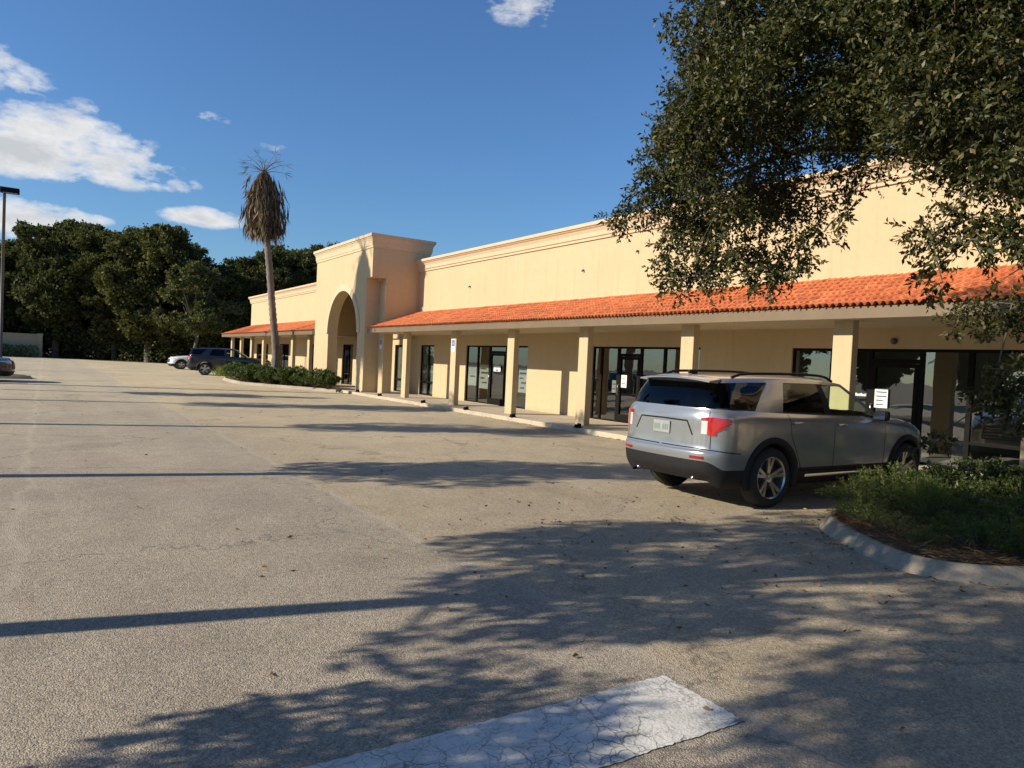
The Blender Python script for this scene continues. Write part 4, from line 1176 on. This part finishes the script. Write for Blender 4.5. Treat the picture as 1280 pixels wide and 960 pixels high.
# --- trees of the median, outside the frame at the left: their shadows cross the lot
def median_tree(x, y, z0, z1, r_, n, lr, seed, name_lab, lean=0, low=()):
    o = tree_obj('oak_tree', (x, y, 0), name_lab, group='median trees left of the picture')
    r = random.Random(seed); m = MB()
    m.tube([(x, y, -.05), (x + lean, y, z0 * .6), (x, y, z0 + .3), (x, y, z1 - .6)], [.16, .13, .10, .03], 8)
    bl = []
    for k in range(n):
        t = r.random(); a = r.uniform(0, 2 * PI); d = r_ * math.sqrt(r.random()) * (1 - .45 * abs(2 * t - .9))
        bl.append((x + d * math.cos(a), y + d * math.sin(a), z0 + (z1 - z0) * t, lr * r.uniform(.6, 1.2), .75))
    bl += [(*q, .7) for q in low]
    for b in bl[:n]: m.tube([(x, y, z0 * .8 + b[2] * .15), (x * .5 + b[0] * .5, y * .5 + b[1] * .5, b[2] - .25), b[:3]], [.03, .02, .008], 5)
    m.build('trunk', BARK, o, smooth=True)
    A = [crown_mesh(bl[:n], 1150, .125, .075)] + ([crown_mesh(bl[n:], 2300, .10, .055)] if low else [])
    quads('crown', np.concatenate(A), OAK, o)
median_tree(-4.4, 3.3, 4.3, 7.4, 1.9, 84, .52, 9, 'broad oak on the median, nearest to the viewer')
median_tree(-3.9, 6.1, 3.4, 7.6, 2.15, 52, .58, 3, 'spreading oak on the median left of the viewer', low=[(-3.4, 3.9, 2.6, .40), (-3.7, 4.3, 2.9, .42), (-2.9, 3.7, 2.35, .28), (-4.2, 3.6, 2.8, .40), (-3.2, 4.5, 2.5, .22), (-3.9, 3.3, 3.05, .35), (-2.7, 4.2, 2.3, .2), (-3.0, 3.2, 2.6, .25), (-3.6, 7.6, 4.3, .3), (-3.9, 7.9, 5.0, .35), (-3.3, 3.9, 2.1, .32), (-3.6, 4.25, 2.15, .36), (-3.0, 4.4, 2.05, .22), (-3.6, 3.5, 2.35, .36), (-3.1, 3.5, 2.2, .24), (-4.1, 4.1, 2.5, .4)])
median_tree(-3.3, 11.9, 3.8, 6.4, 1.2, 30, .52, 4, 'slim young oak on the median, second from the viewer')
median_tree(-3.3, 18.9, 4.7, 8.4, 1.35, 32, .54, 5, 'slim young oak on the median, third from the viewer')
median_tree(-3.3, 26.4, 4.2, 8.2, 1.4, 34, .56, 6, 'slim young oak on the median, fourth from the viewer')
median_tree(-3.6, 31.6, 3.6, 6.6, 1.1, 24, .52, 8, 'slim young oak on the median, fifth from the viewer')

# --- the oak at the right: trunk in the kerbed island, crown over the lot
BL = [(6.28,5.56,6.10,0.35),(6.43,3.30,4.89,0.35),(6.69,6.14,5.67,0.45),(5.48,5.07,4.44,0.49),(8.31,3.78,4.50,0.42),(7.51,4.96,5.11,0.40),(6.63,5.50,4.61,0.38),(6.50,2.62,4.72,0.43),(7.23,6.07,5.61,0.38),(5.98,5.18,3.60,0.38),(5.37,4.98,4.44,0.45),(6.56,5.46,5.83,0.34),(5.71,4.61,5.81,0.35),(5.98,2.99,4.28,0.50),(5.97,4.34,5.17,0.33),(5.61,5.20,3.83,0.33),(8.43,5.72,6.26,0.34),(6.95,4.78,5.51,0.33),(7.98,5.81,6.16,0.47),(6.58,4.48,5.98,0.36),(7.26,6.59,6.31,0.35),(6.25,3.23,4.06,0.48),(7.20,5.61,4.29,0.47),(8.55,3.62,6.14,0.44),(7.96,4.59,4.55,0.36),(7.05,6.86,3.86,0.42),(6.72,3.07,4.94,0.48),(5.79,2.91,3.93,0.33),(8.39,5.06,5.07,0.43),(6.79,3.29,5.38,0.46),(6.71,5.47,5.73,0.49),(8.17,5.37,5.32,0.46),(7.16,6.56,5.97,0.40),(6.20,3.09,4.88,0.35),(7.32,4.93,5.33,0.48),(7.04,3.87,5.95,0.41),(6.30,3.36,4.14,0.47),(7.23,5.49,3.85,0.44),(8.52,5.11,5.81,0.40),(8.02,3.52,5.17,0.43),(7.73,5.54,6.42,0.39),(5.93,3.40,5.01,0.47),(7.90,4.73,6.32,0.35),(5.62,3.21,4.34,0.32),(7.26,3.07,5.23,0.42),(7.53,5.48,4.55,0.38),(6.81,6.01,5.59,0.50),(8.10,3.58,4.90,0.37),(6.22,4.63,5.98,0.42),(6.14,2.62,3.60,0.37),(6.49,6.01,3.72,0.49),(5.86,4.96,4.33,0.34),(7.89,3.18,5.07,0.45),(6.49,4.08,4.32,0.47),(6.34,4.37,5.74,0.48),(7.02,6.02,5.39,0.48),(6.63,5.27,5.08,0.33),(6.22,2.88,5.19,0.35),(6.50,5.67,4.55,0.45),(6.91,6.25,3.68,0.49),(8.19,3.48,4.96,0.43),(7.06,6.99,4.71,0.37),(7.75,4.76,6.49,0.37),(8.27,3.76,4.10,0.43),(8.73,5.20,5.03,0.38),(6.10,6.19,3.98,0.42),(6.67,4.06,5.15,0.33),(7.77,4.30,6.02,0.41),(6.81,4.71,5.78,0.48),(6.97,5.72,5.30,0.33),(7.44,6.01,4.28,0.45),(5.89,4.23,5.21,0.48),(7.00,3.01,4.80,0.43),(6.48,3.06,4.54,0.41),(6.51,2.66,4.82,0.49),(6.81,4.61,5.84,0.40),(8.27,3.36,5.64,0.34),(7.75,3.19,5.01,0.48),(6.10,3.32,5.32,0.36),(8.72,5.23,5.70,0.35),(6.36,6.14,4.92,0.42),(7.56,5.71,4.03,0.33),(6.11,5.52,4.18,0.39),(7.47,6.86,5.96,0.36),(6.54,5.24,3.86,0.35),(6.60,4.98,4.72,0.40),(6.52,4.79,5.82,0.42),(7.30,3.23,4.34,0.35),(7.74,4.19,6.28,0.34),(6.27,5.20,4.80,0.43),(6.69,5.74,5.43,0.42),(8.08,5.63,6.65,0.43),(7.58,3.10,5.39,0.33),(6.53,5.64,6.38,0.48),(5.99,5.37,4.65,0.44),(5.55,4.60,4.50,0.42),(8.49,3.72,5.44,0.47),(6.26,4.09,4.51,0.44),(7.03,5.56,5.69,0.34),(5.92,3.48,5.21,0.46),(6.84,4.36,4.73,0.38),(6.37,3.24,4.01,0.43),(6.69,6.24,5.02,0.42),(8.58,3.51,4.03,0.40),(6.38,5.07,5.24,0.37),(6.72,5.45,5.81,0.37),(7.31,3.42,5.85,0.36),(6.82,5.11,5.60,0.45),(7.34,6.15,6.74,0.34),(7.50,2.99,4.47,0.50),(7.27,5.71,5.53,0.32),(6.92,5.22,3.78,0.49),(5.95,5.43,6.20,0.34),(8.12,5.57,4.13,0.38),(7.96,4.27,4.95,0.42),(5.61,4.68,4.80,0.48),(6.48,5.71,5.92,0.48),(6.69,5.17,4.94,0.47),(8.10,5.00,4.32,0.46),(7.68,4.01,5.10,0.46),(8.01,4.65,6.02,0.48),(7.44,6.16,6.96,0.46),(6.52,6.09,3.64,0.37),(6.19,3.72,5.10,0.35),(7.03,3.50,5.14,0.38),(6.19,2.70,4.30,0.37),(6.33,4.80,5.46,0.41),(7.76,5.90,6.86,0.44),(8.05,4.36,5.02,0.34),(6.56,3.82,4.97,0.42),(8.05,3.65,5.28,0.35),(8.45,5.08,6.27,0.42),(7.25,3.72,5.39,0.37),(7.48,3.34,5.87,0.35),(6.00,3.16,4.06,0.35),(7.69,5.85,5.02,0.40),(6.06,2.94,3.97,0.44),(8.54,3.67,4.68,0.34),(7.19,5.42,4.67,0.43),(5.62,5.30,4.42,0.39),(6.64,6.19,5.63,0.39),(6.72,6.29,5.09,0.37),(7.11,5.98,5.23,0.33),(6.06,3.45,5.29,0.47),(5.80,4.88,3.48,0.33),(6.59,3.47,4.42,0.39),(6.46,3.99,4.64,0.40),(6.12,3.07,5.02,0.43),(7.29,3.03,5.68,0.50),(6.98,3.07,5.51,0.46),(7.95,3.91,4.43,0.48),(7.38,4.32,5.42,0.49),(5.96,5.67,6.32,0.37),(7.19,5.47,6.52,0.40),(6.76,5.82,6.37,0.34),(6.14,2.85,4.49,0.39),(8.09,4.03,4.61,0.35),(6.76,3.13,4.10,0.37),(7.22,4.20,4.72,0.47),(7.43,4.07,5.22,0.48),(7.60,5.66,4.87,0.38),(7.45,3.49,4.87,0.43),(7.43,5.35,5.08,0.41),(8.35,5.09,5.41,0.48),(6.39,2.88,4.63,0.34),(6.59,4.47,5.57,0.43),(6.76,4.71,5.71,0.39),(7.43,5.12,5.04,0.41),(6.05,5.87,4.12,0.47),(5.82,5.63,4.42,0.43),(8.30,3.95,4.18,0.36),(6.31,2.51,4.02,0.33),(5.77,5.43,4.37,0.46),(7.21,6.78,4.51,0.44),(6.60,3.11,5.37,0.40),(5.47,5.00,5.39,0.45),(6.12,2.98,5.01,0.50),(6.82,3.79,4.82,0.35),(7.49,3.30,4.35,0.49),(8.11,4.70,6.51,0.44),(6.08,2.58,3.70,0.39),(8.13,5.35,4.82,0.41),(7.84,4.86,4.78,0.42),(7.85,5.86,5.99,0.38),(6.20,3.35,4.70,0.40),(5.62,6.51,3.59,0.16),(5.72,6.42,3.55,0.20),(5.79,6.23,3.69,0.25),(5.89,6.13,3.88,0.30),(5.90,5.84,3.15,0.26),(5.87,5.86,2.83,0.20),(5.91,5.68,2.78,0.24),(6.06,5.52,2.83,0.24),(6.01,5.58,3.07,0.30),(6.29,5.57,2.99,0.20),(6.08,5.20,2.76,0.14),(6.36,4.86,2.89,0.22),(6.47,4.70,2.97,0.22),(6.41,4.79,2.77,0.12),(6.53,4.62,3.18,0.20),(6.66,4.43,3.26,0.15),(6.74,4.31,3.42,0.20),(6.25,3.15,2.97,0.20),(6.28,3.10,2.76,0.17),(6.29,3.06,2.61,0.12),(6.39,3.32,3.08,0.20),(6.19,2.81,2.92,0.15),(6.26,2.65,2.92,0.16),(6.13,2.44,2.84,0.15),(6.43,3.24,2.57,0.08),(6.02,6.14,5.67,0.12),(6.13,6.17,5.95,0.20),(6.10,6.06,5.53,0.14),(6.00,6.02,4.57,0.25),(5.88,6.14,4.34,0.25),(5.86,6.02,4.08,0.30),(6.22,5.34,3.05,0.30),(6.36,5.18,3.07,0.25),(6.43,5.09,3.14,0.25),(6.34,2.97,3.10,0.24),(6.32,2.77,3.11,0.24),(6.29,2.57,3.04,0.24),(6.34,2.47,2.90,0.20),(6.40,2.83,2.83,0.10),(6.38,4.82,2.83,0.24),(6.54,4.61,3.03,0.20),(6.34,5.05,2.91,0.22),(7.91,3.62,2.55,0.20),(7.81,3.35,2.57,0.26),(7.70,3.10,2.55,0.26),(7.89,3.67,2.36,0.10),(7.79,3.40,2.33,0.16),(7.69,3.12,2.32,0.14),(7.75,2.98,2.47,0.25),(7.20,3.01,1.70,0.21),(7.15,2.86,1.78,0.25),(7.09,2.74,1.61,0.25),(7.05,2.84,1.53,0.16),(7.18,3.05,1.59,0.10),(7.10,2.72,1.86,0.25),(7.26,2.86,1.96,0.15),(7.10,3.46,1.19,0.05),(7.15,3.37,1.21,0.04),(7.06,3.55,1.16,0.04),(7.96,1.32,7.88,0.60),(8.25,1.57,7.33,0.60),(10.91,-0.53,4.06,0.60),(10.82,2.16,6.86,0.60),(10.84,1.37,6.76,0.60),(8.31,0.80,6.10,0.60),(8.27,0.88,7.90,0.60),(9.08,2.71,6.22,0.60),(7.19,2.54,3.65,0.60),(9.86,1.02,4.87,0.60),(10.30,0.38,8.25,0.60),(6.31,3.74,7.08,0.60),(9.94,-0.99,4.38,0.60),(5.79,1.62,5.57,0.60),(10.64,1.61,6.63,0.60),(6.62,1.45,6.39,0.60),(10.93,-3.48,7.30,0.60),(6.29,1.35,6.15,0.60),(12.58,2.22,6.00,0.60),(7.90,-0.46,4.25,0.60),(8.82,-0.33,7.34,0.60),(7.51,2.64,5.67,0.60),(7.86,1.44,3.67,0.60),(9.77,1.15,5.26,0.60),(9.63,2.20,7.08,0.60),(9.34,0.28,6.55,0.60),(8.63,1.61,4.86,0.60),(10.97,-1.93,5.38,0.60),(9.72,1.62,5.26,0.60),(11.58,3.72,5.98,0.60),(10.44,-1.04,7.11,0.60),(9.67,2.68,6.74,0.60),(9.70,1.14,4.19,0.60),(6.43,-1.06,6.86,0.60),(9.45,0.08,5.05,0.60),(10.33,1.01,7.79,0.60),(8.55,-0.70,3.34,0.60),(7.87,1.86,4.10,0.60),(10.22,2.30,4.37,0.60),(9.82,-1.37,6.01,0.60),(8.37,2.27,4.60,0.60),(8.81,2.04,5.24,0.60),(8.50,-0.26,7.05,0.60),(9.50,2.46,6.89,0.60),(9.88,1.83,5.11,0.60),(9.11,2.16,4.35,0.60),(7.57,2.48,7.95,0.60),(10.00,1.26,7.65,0.60),(10.77,3.73,6.87,0.60),(9.54,2.67,7.67,0.60),(10.91,-1.66,7.91,0.60),(8.49,-0.97,4.40,0.60),(9.70,-2.97,4.37,0.60),(9.39,2.31,7.73,0.60),(9.18,-0.17,4.91,0.60),(10.33,1.31,6.21,0.60),(7.99,-0.45,5.05,0.60),(9.45,1.74,7.64,0.60),(10.21,1.36,7.33,0.60),(6.81,-0.22,6.58,0.60),(10.62,1.29,4.13,0.60),(6.94,1.61,6.46,0.60),(6.01,0.38,5.80,0.60),(10.83,3.14,5.34,0.60),(7.63,0.79,5.11,0.60),(7.97,2.29,5.89,0.60),(5.04,1.07,6.44,0.60),(7.01,3.84,6.31,0.60),(9.18,0.14,7.07,0.60),(11.09,0.81,3.35,0.60)]
oak = tree_obj('oak_tree', (9.25, 2.75, .14), 'large live oak whose leafy boughs hang over the shops at the upper right')
limbs = [[(9.25, 2.75, .1), (9.2, 2.85, 1.4), (9.1, 2.8, 2.9)], [(9.1, 2.8, 2.9), (8.5, 3.8, 4.2), (7.6, 5.2, 5.0), (6.9, 6.3, 5.0)], [(9.1, 2.8, 2.9), (8.9, 3.9, 5.2), (8.3, 5.2, 6.6), (7.4, 6.2, 7.2)],
         [(9.1, 2.8, 2.9), (9.4, 2.0, 5.0), (9.0, 1.6, 7.2)], [(9.1, 2.8, 2.9), (8.2, 2.9, 4.4), (7.0, 3.6, 5.6), (6.2, 4.6, 6.2)], [(9.1, 2.8, 2.9), (10.0, 1.2, 4.6), (10.6, .2, 6)],
         [(9.1, 2.8, 2.9), (8.4, 1.4, 4.8), (7.8, .3, 6)], [(8.5, 3.8, 4.2), (8.0, 5.4, 4.6), (7.2, 6.0, 4.3), (6.6, 6.1, 3.9)]]
rad0 = [(.24, .17), (.11, .03), (.12, .03), (.13, .04), (.10, .03), (.10, .03), (.10, .03), (.05, .015)]
m = MB(); skel = []
for li, (l, (a, b)) in enumerate(zip(limbs, rad0)):
    p = catmull(l, 8); m.tube(p, list(np.linspace(a, b, len(p))), 9)
    if li: skel += [q for q in p[3:]]
skel = np.array(skel)
m.build('trunk', BARK, oak, smooth=True)
tw = MB(); LV = []
anchor = list(skel)
for (x, y, z, r) in BL:
    c = np.array([x, y, z]); AN = np.array(anchor); q = AN[np.argmin(np.linalg.norm(AN - c, axis=1))]
    anchor.append(c)
    mid = (q + c) / 2 + np.array([0, 0, .12 * np.linalg.norm(q - c)]) * (1 if z > 3 else .3)
    th = .005 + .010 * min(r, .5)
    pth = catmull([q, mid, c], 5); tw.tube(pth, list(np.linspace(th * 1.4, th * .5, len(pth))), 5, cap=False)
    nt_ = max(3, int(235 * r * r) + int(16 * r)); K = 17
    o = c + unit(nrg.normal(0, 1, (nt_, 3))) * r * .55 * nrg.random((nt_, 1)) ** .5
    d = unit((o - c) + nrg.normal(0, .35 * r, (nt_, 3)) + np.array([0, 0, -.28 * r])); ln = np.minimum(.40, .75 * r + .05) * nrg.uniform(.6, 1.15, (nt_, 1))
    t = np.linspace(.12, 1, K)[None, :, None]
    pts = o[:, None] + d[:, None] * ln[:, None] * t + np.array([0, 0, -.10])[None, None] * (t ** 2) * ln[:, None] * 1.2 + nrg.normal(0, .012, (nt_, K, 3))
    ld = d[:, None] * .55 + unit(nrg.normal(0, 1, (nt_, K, 3))) * .9 + np.array([0, 0, -.12])
    LV.append(leaves(pts.reshape(-1, 3), ld.reshape(-1, 3), .060, .027, .15))
    if r < .3 or rnd.random() < .3:
        for k in range(0, nt_, 2):
            e = o[k] + d[k] * ln[k] + np.array([0, 0, -.1]) * ln[k]; tw.tube([o[k], (o[k] + e) / 2 + np.array([0, 0, .01]), e], [.004, .003, .002], 3, cap=False)
tw.build('branch', BARK, oak, smooth=True)
LV = np.concatenate(LV); print('oak leaves', len(LV))
quads('crown', LV, OAK, oak)

# --- plants of the kerbed islands
def fern_shrub(name, label, seed, stems=110, K=34, L=.05, W=.011, mat=FERN, group=None, spread=1.0, cat='shrub'):
    o = tree_obj(name, (0, 0, 0), label, cat, group); r = np.random.default_rng(seed)
    a = r.uniform(0, 2 * PI, stems); q = np.sqrt(r.random(stems)) * spread
    tip = np.stack([np.cos(a) * q * .55, np.sin(a) * q * .55, (.58 - .30 * q ** 2) * r.uniform(.7, 1.1, stems)], 1)
    base = np.stack([np.cos(a) * q * .16, np.sin(a) * q * .16, np.zeros(stems)], 1)
    t = np.linspace(.18, 1, K)[None, :, None]
    ctrl = base * .3 + tip * .7 + np.array([0, 0, .14])
    pts = base[:, None] * (1 - t) ** 2 + 2 * ctrl[:, None] * t * (1 - t) + tip[:, None] * t * t
    pts = pts + r.normal(0, .012, pts.shape)
    d = unit((tip - base))[:, None] * .8 + unit(r.normal(0, 1, pts.shape)) * .75
    quads('foliage', leaves(pts.reshape(-1, 3), d.reshape(-1, 3), L, W, .1), mat, o, world=False)
    m = MB()
    for k in range(0, stems, 2): m.tube([base[k], ctrl[k] * .7 + (base[k] + tip[k]) * .15, tip[k]], [.005, .004, .002], 3, cap=False)
    m.build('stem', BARK, o, world=False)
    return o
F1 = fern_shrub('fern_shrub', 'x', 21); F2 = fern_shrub('fern_shrub', 'x', 22, 130, 30, .042, .013); F3 = fern_shrub('fern_shrub', 'x', 23, 120, 30, .055, .02, HEDGE)
PL = [(F1, 7.72, 4.42, .62, .62, 'smallest feathery shrub, at the outer tip of the kerbed island'), (F2, 8.30, 4.82, .92, .85, 'yellow green feathery shrub on the island, nearest the rear wheel of the silver car'),
      (F1, 9.15, 4.85, 1.15, 1.05, 'broad feathery shrub on the island below the front wheel of the silver car'), (F2, 8.35, 3.98, .85, .72, 'low feathery shrub in the middle of the island above the brown straw'),
      (F1, 7.95, 3.05, .80, .66, 'feathery shrub just inside the kerb at the right edge of the picture'), (F2, 8.75, 3.20, 1.1, .95, 'large feathery shrub near the oak trunk below the pale stick'),
      (F3, 10.05, 4.75, 1.15, 1.05, 'dark leafy shrub on the island, in front of the mirrored pillar'), (F3, 10.9, 4.55, 1.2, 1.2, 'dark leafy shrub at the back of the island by the sidewalk'),
      (F3, 10.2, 3.85, 1.1, 1.0, 'dark leafy shrub behind the pale fallen stick'), (F3, 11.35, 3.95, 1.1, 1.25, 'tallest dark shrub, against the glass at the right edge'), (F2, 9.35, 4.1, .8, .7, 'feathery shrub beside the upright grass tuft'),
      (F1, 7.3, 3.55, .38, .34, 'tiny feathery sprig at the nose of the kerbed island'), (F2, 7.95, 3.62, .62, .5, 'low feathery shrub behind the tiny sprig at the nose of the island'), (F1, 7.75, 2.95, .5, .42, 'small feathery shrub against the inner kerb near the right edge')]
seen = set()
for (src, x, y, s_, sz, lab) in PL:
    t = src if src.name not in seen else copy_tree(src); seen.add(src.name)
    t.location = (x, y, .15); t.scale = (s_, s_, sz * .86); t.rotation_euler = (0, 0, rnd.uniform(0, 6)); t['label'] = lab; t['group'] = 'shrubs of the near island'
GC = fern_shrub('low_shrub', 'low feathery clump of ground cover among the shrubs of the near island', 24, 80, 24, .045, .012, FERN, 'ground cover clumps of the near island')
for k, (x, y) in enumerate([(7.55, 4.05), (8.0, 4.55), (7.65, 3.2), (8.35, 3.45), (8.9, 3.65), (8.3, 2.85), (9.0, 2.9), (9.7, 3.3), (8.75, 4.45), (9.75, 4.45)]):
    t = GC if k == 0 else copy_tree(GC); t.location = (x, y, .15); q = rnd.uniform(.55, .85); t.scale = (q, q, q * .62); t.rotation_euler = (0, 0, rnd.uniform(0, 6))
# upright grass tuft
o = tree_obj('grass_tuft', (8.85, 4.35, .15), 'upright pale green tuft of grass among the island shrubs', 'grass')
n = 380; b = np.array([8.85, 4.35, .15]) + np.concatenate([nrg.normal(0, .06, (n, 2)), np.zeros((n, 1))], 1)
quads('blades', leaves(b, np.concatenate([nrg.normal(0, .38, (n, 2)), np.ones((n, 1))], 1), .46, .012, .08), GRASSY, o)
m = MB(); m.tube(catmull([(9.52, 4.25, .40), (9.40, 3.75, .36), (9.25, 3.2, .34), (9.2, 2.95, .3)], 5), [.03] * 6 + [.026] * 10, 8)
tag(m.build('fallen_branch', LOGM, smooth=True), 'pale dry stick lying across the dark shrubs of the island', 'branch')
def inside_isl(path, n, shrink=.16):
    P = np.array(path); c = P.mean(0); out = []
    while len(out) < n:
        k = rnd.randrange(len(P)); t = math.sqrt(rnd.random()) * (1 - shrink * .55)
        u = rnd.random(); e = P[k] * (1 - u) + P[(k + 1) % len(P)] * u; out.append(c + (e - c) * t)
    return np.array(out)
n = 9000; q = inside_isl(ISL1, n); p = np.concatenate([q, nrg.uniform(.14, .20, (n, 1))], 1)
tag(quads('pine_straw', leaves(p, np.concatenate([nrg.normal(0, 1, (n, 2)), nrg.normal(0, .12, (n, 1))], 1), .15, .006, .05), STRAW), 'brown pine straw covering the bed of the near island', 'mulch', kind='stuff')
# bed round the palm: a low clipped mass of separate shrubs
H1 = fern_shrub('low_shrub', 'low green shrub in the bed round the palm', 31, 100, 26, .11, .035, HEDGE, 'shrubs in the bed round the palm')
H2 = fern_shrub('low_shrub', 'low green shrub in the bed round the palm', 32, 100, 26, .14, .03, HEDGE, 'shrubs in the bed round the palm')
fl = set()
for k, (x, y) in enumerate([(9.75, 37.7), (10.35, 36.6), (10.85, 35.7), (11.3, 34.7), (11.55, 33.9), (11.45, 36.8), (11.55, 35.6), (10.9, 37.8), (9.2, 39.2), (10.0, 38.8), (10.8, 38.9), (11.6, 38.8), (9.0, 40.0), (9.7, 39.7), (10.5, 39.9), (11.4, 39.8), (9.1, 41.3), (10.0, 41.0), (11.1, 41.0), (9.2, 42.7), (11.6, 42.4), (9.4, 44.2), (10.2, 43.6), (11.5, 44.4), (9.9, 45.6), (10.9, 45.6)]):
    s_ = (H1, H2)[k % 2]; t = s_ if s_.name not in fl else copy_tree(s_); fl.add(s_.name)
    t.location = (x, y, .14); q = rnd.uniform(1.15, 1.5); t.scale = (q, q, rnd.uniform(1.1, 1.45)); t.rotation_euler = (0, 0, rnd.uniform(0, 6))
o = tree_obj('grass_tuft', (9.35, 46.3, .15), 'sunlit tuft of long grass at the far end of the palm bed', 'grass')
n = 300; b = np.array([9.35, 46.3, .15]) + np.concatenate([nrg.normal(0, .25, (n, 2)), np.zeros((n, 1))], 1)
quads('blades', leaves(b, np.concatenate([nrg.normal(0, .5, (n, 2)), np.ones((n, 1))], 1), .7, .04, .1), GRASSY, o)
# leaf litter on the asphalt and along the kerbs
q = np.concatenate([np.stack([nrg.normal(6.2, 2.0, 260), nrg.normal(4.8, 1.6, 260)], 1), np.stack([nrg.uniform(-1, 11.8, 110), nrg.uniform(3.5, 32, 110)], 1), np.stack([nrg.normal(11.88, .07, 320), nrg.uniform(2, 36, 320)], 1),
    np.array(ISL1)[nrg.integers(0, len(ISL1), 260)] + nrg.normal(0, .13, (260, 2)), np.array([[4.9, 6.3]]) + nrg.normal(0, .12, (14, 2)), np.array([[6.3, 5.9]]) + nrg.normal(0, .10, (14, 2))])
p = np.concatenate([q, nrg.uniform(.004, .014, (len(q), 1))], 1)
V = leaves(p, np.concatenate([nrg.normal(0, 1, (len(q), 2)), np.abs(nrg.normal(0, .12, (len(q), 1)))], 1), .055, .026, .03)
V[:, :, 2] = np.maximum(V[:, :, 2], .003)
tag(quads('leaf_litter', V, STRAW), 'scattered dry leaves on the asphalt and along the kerbs', 'leaves', kind='stuff')
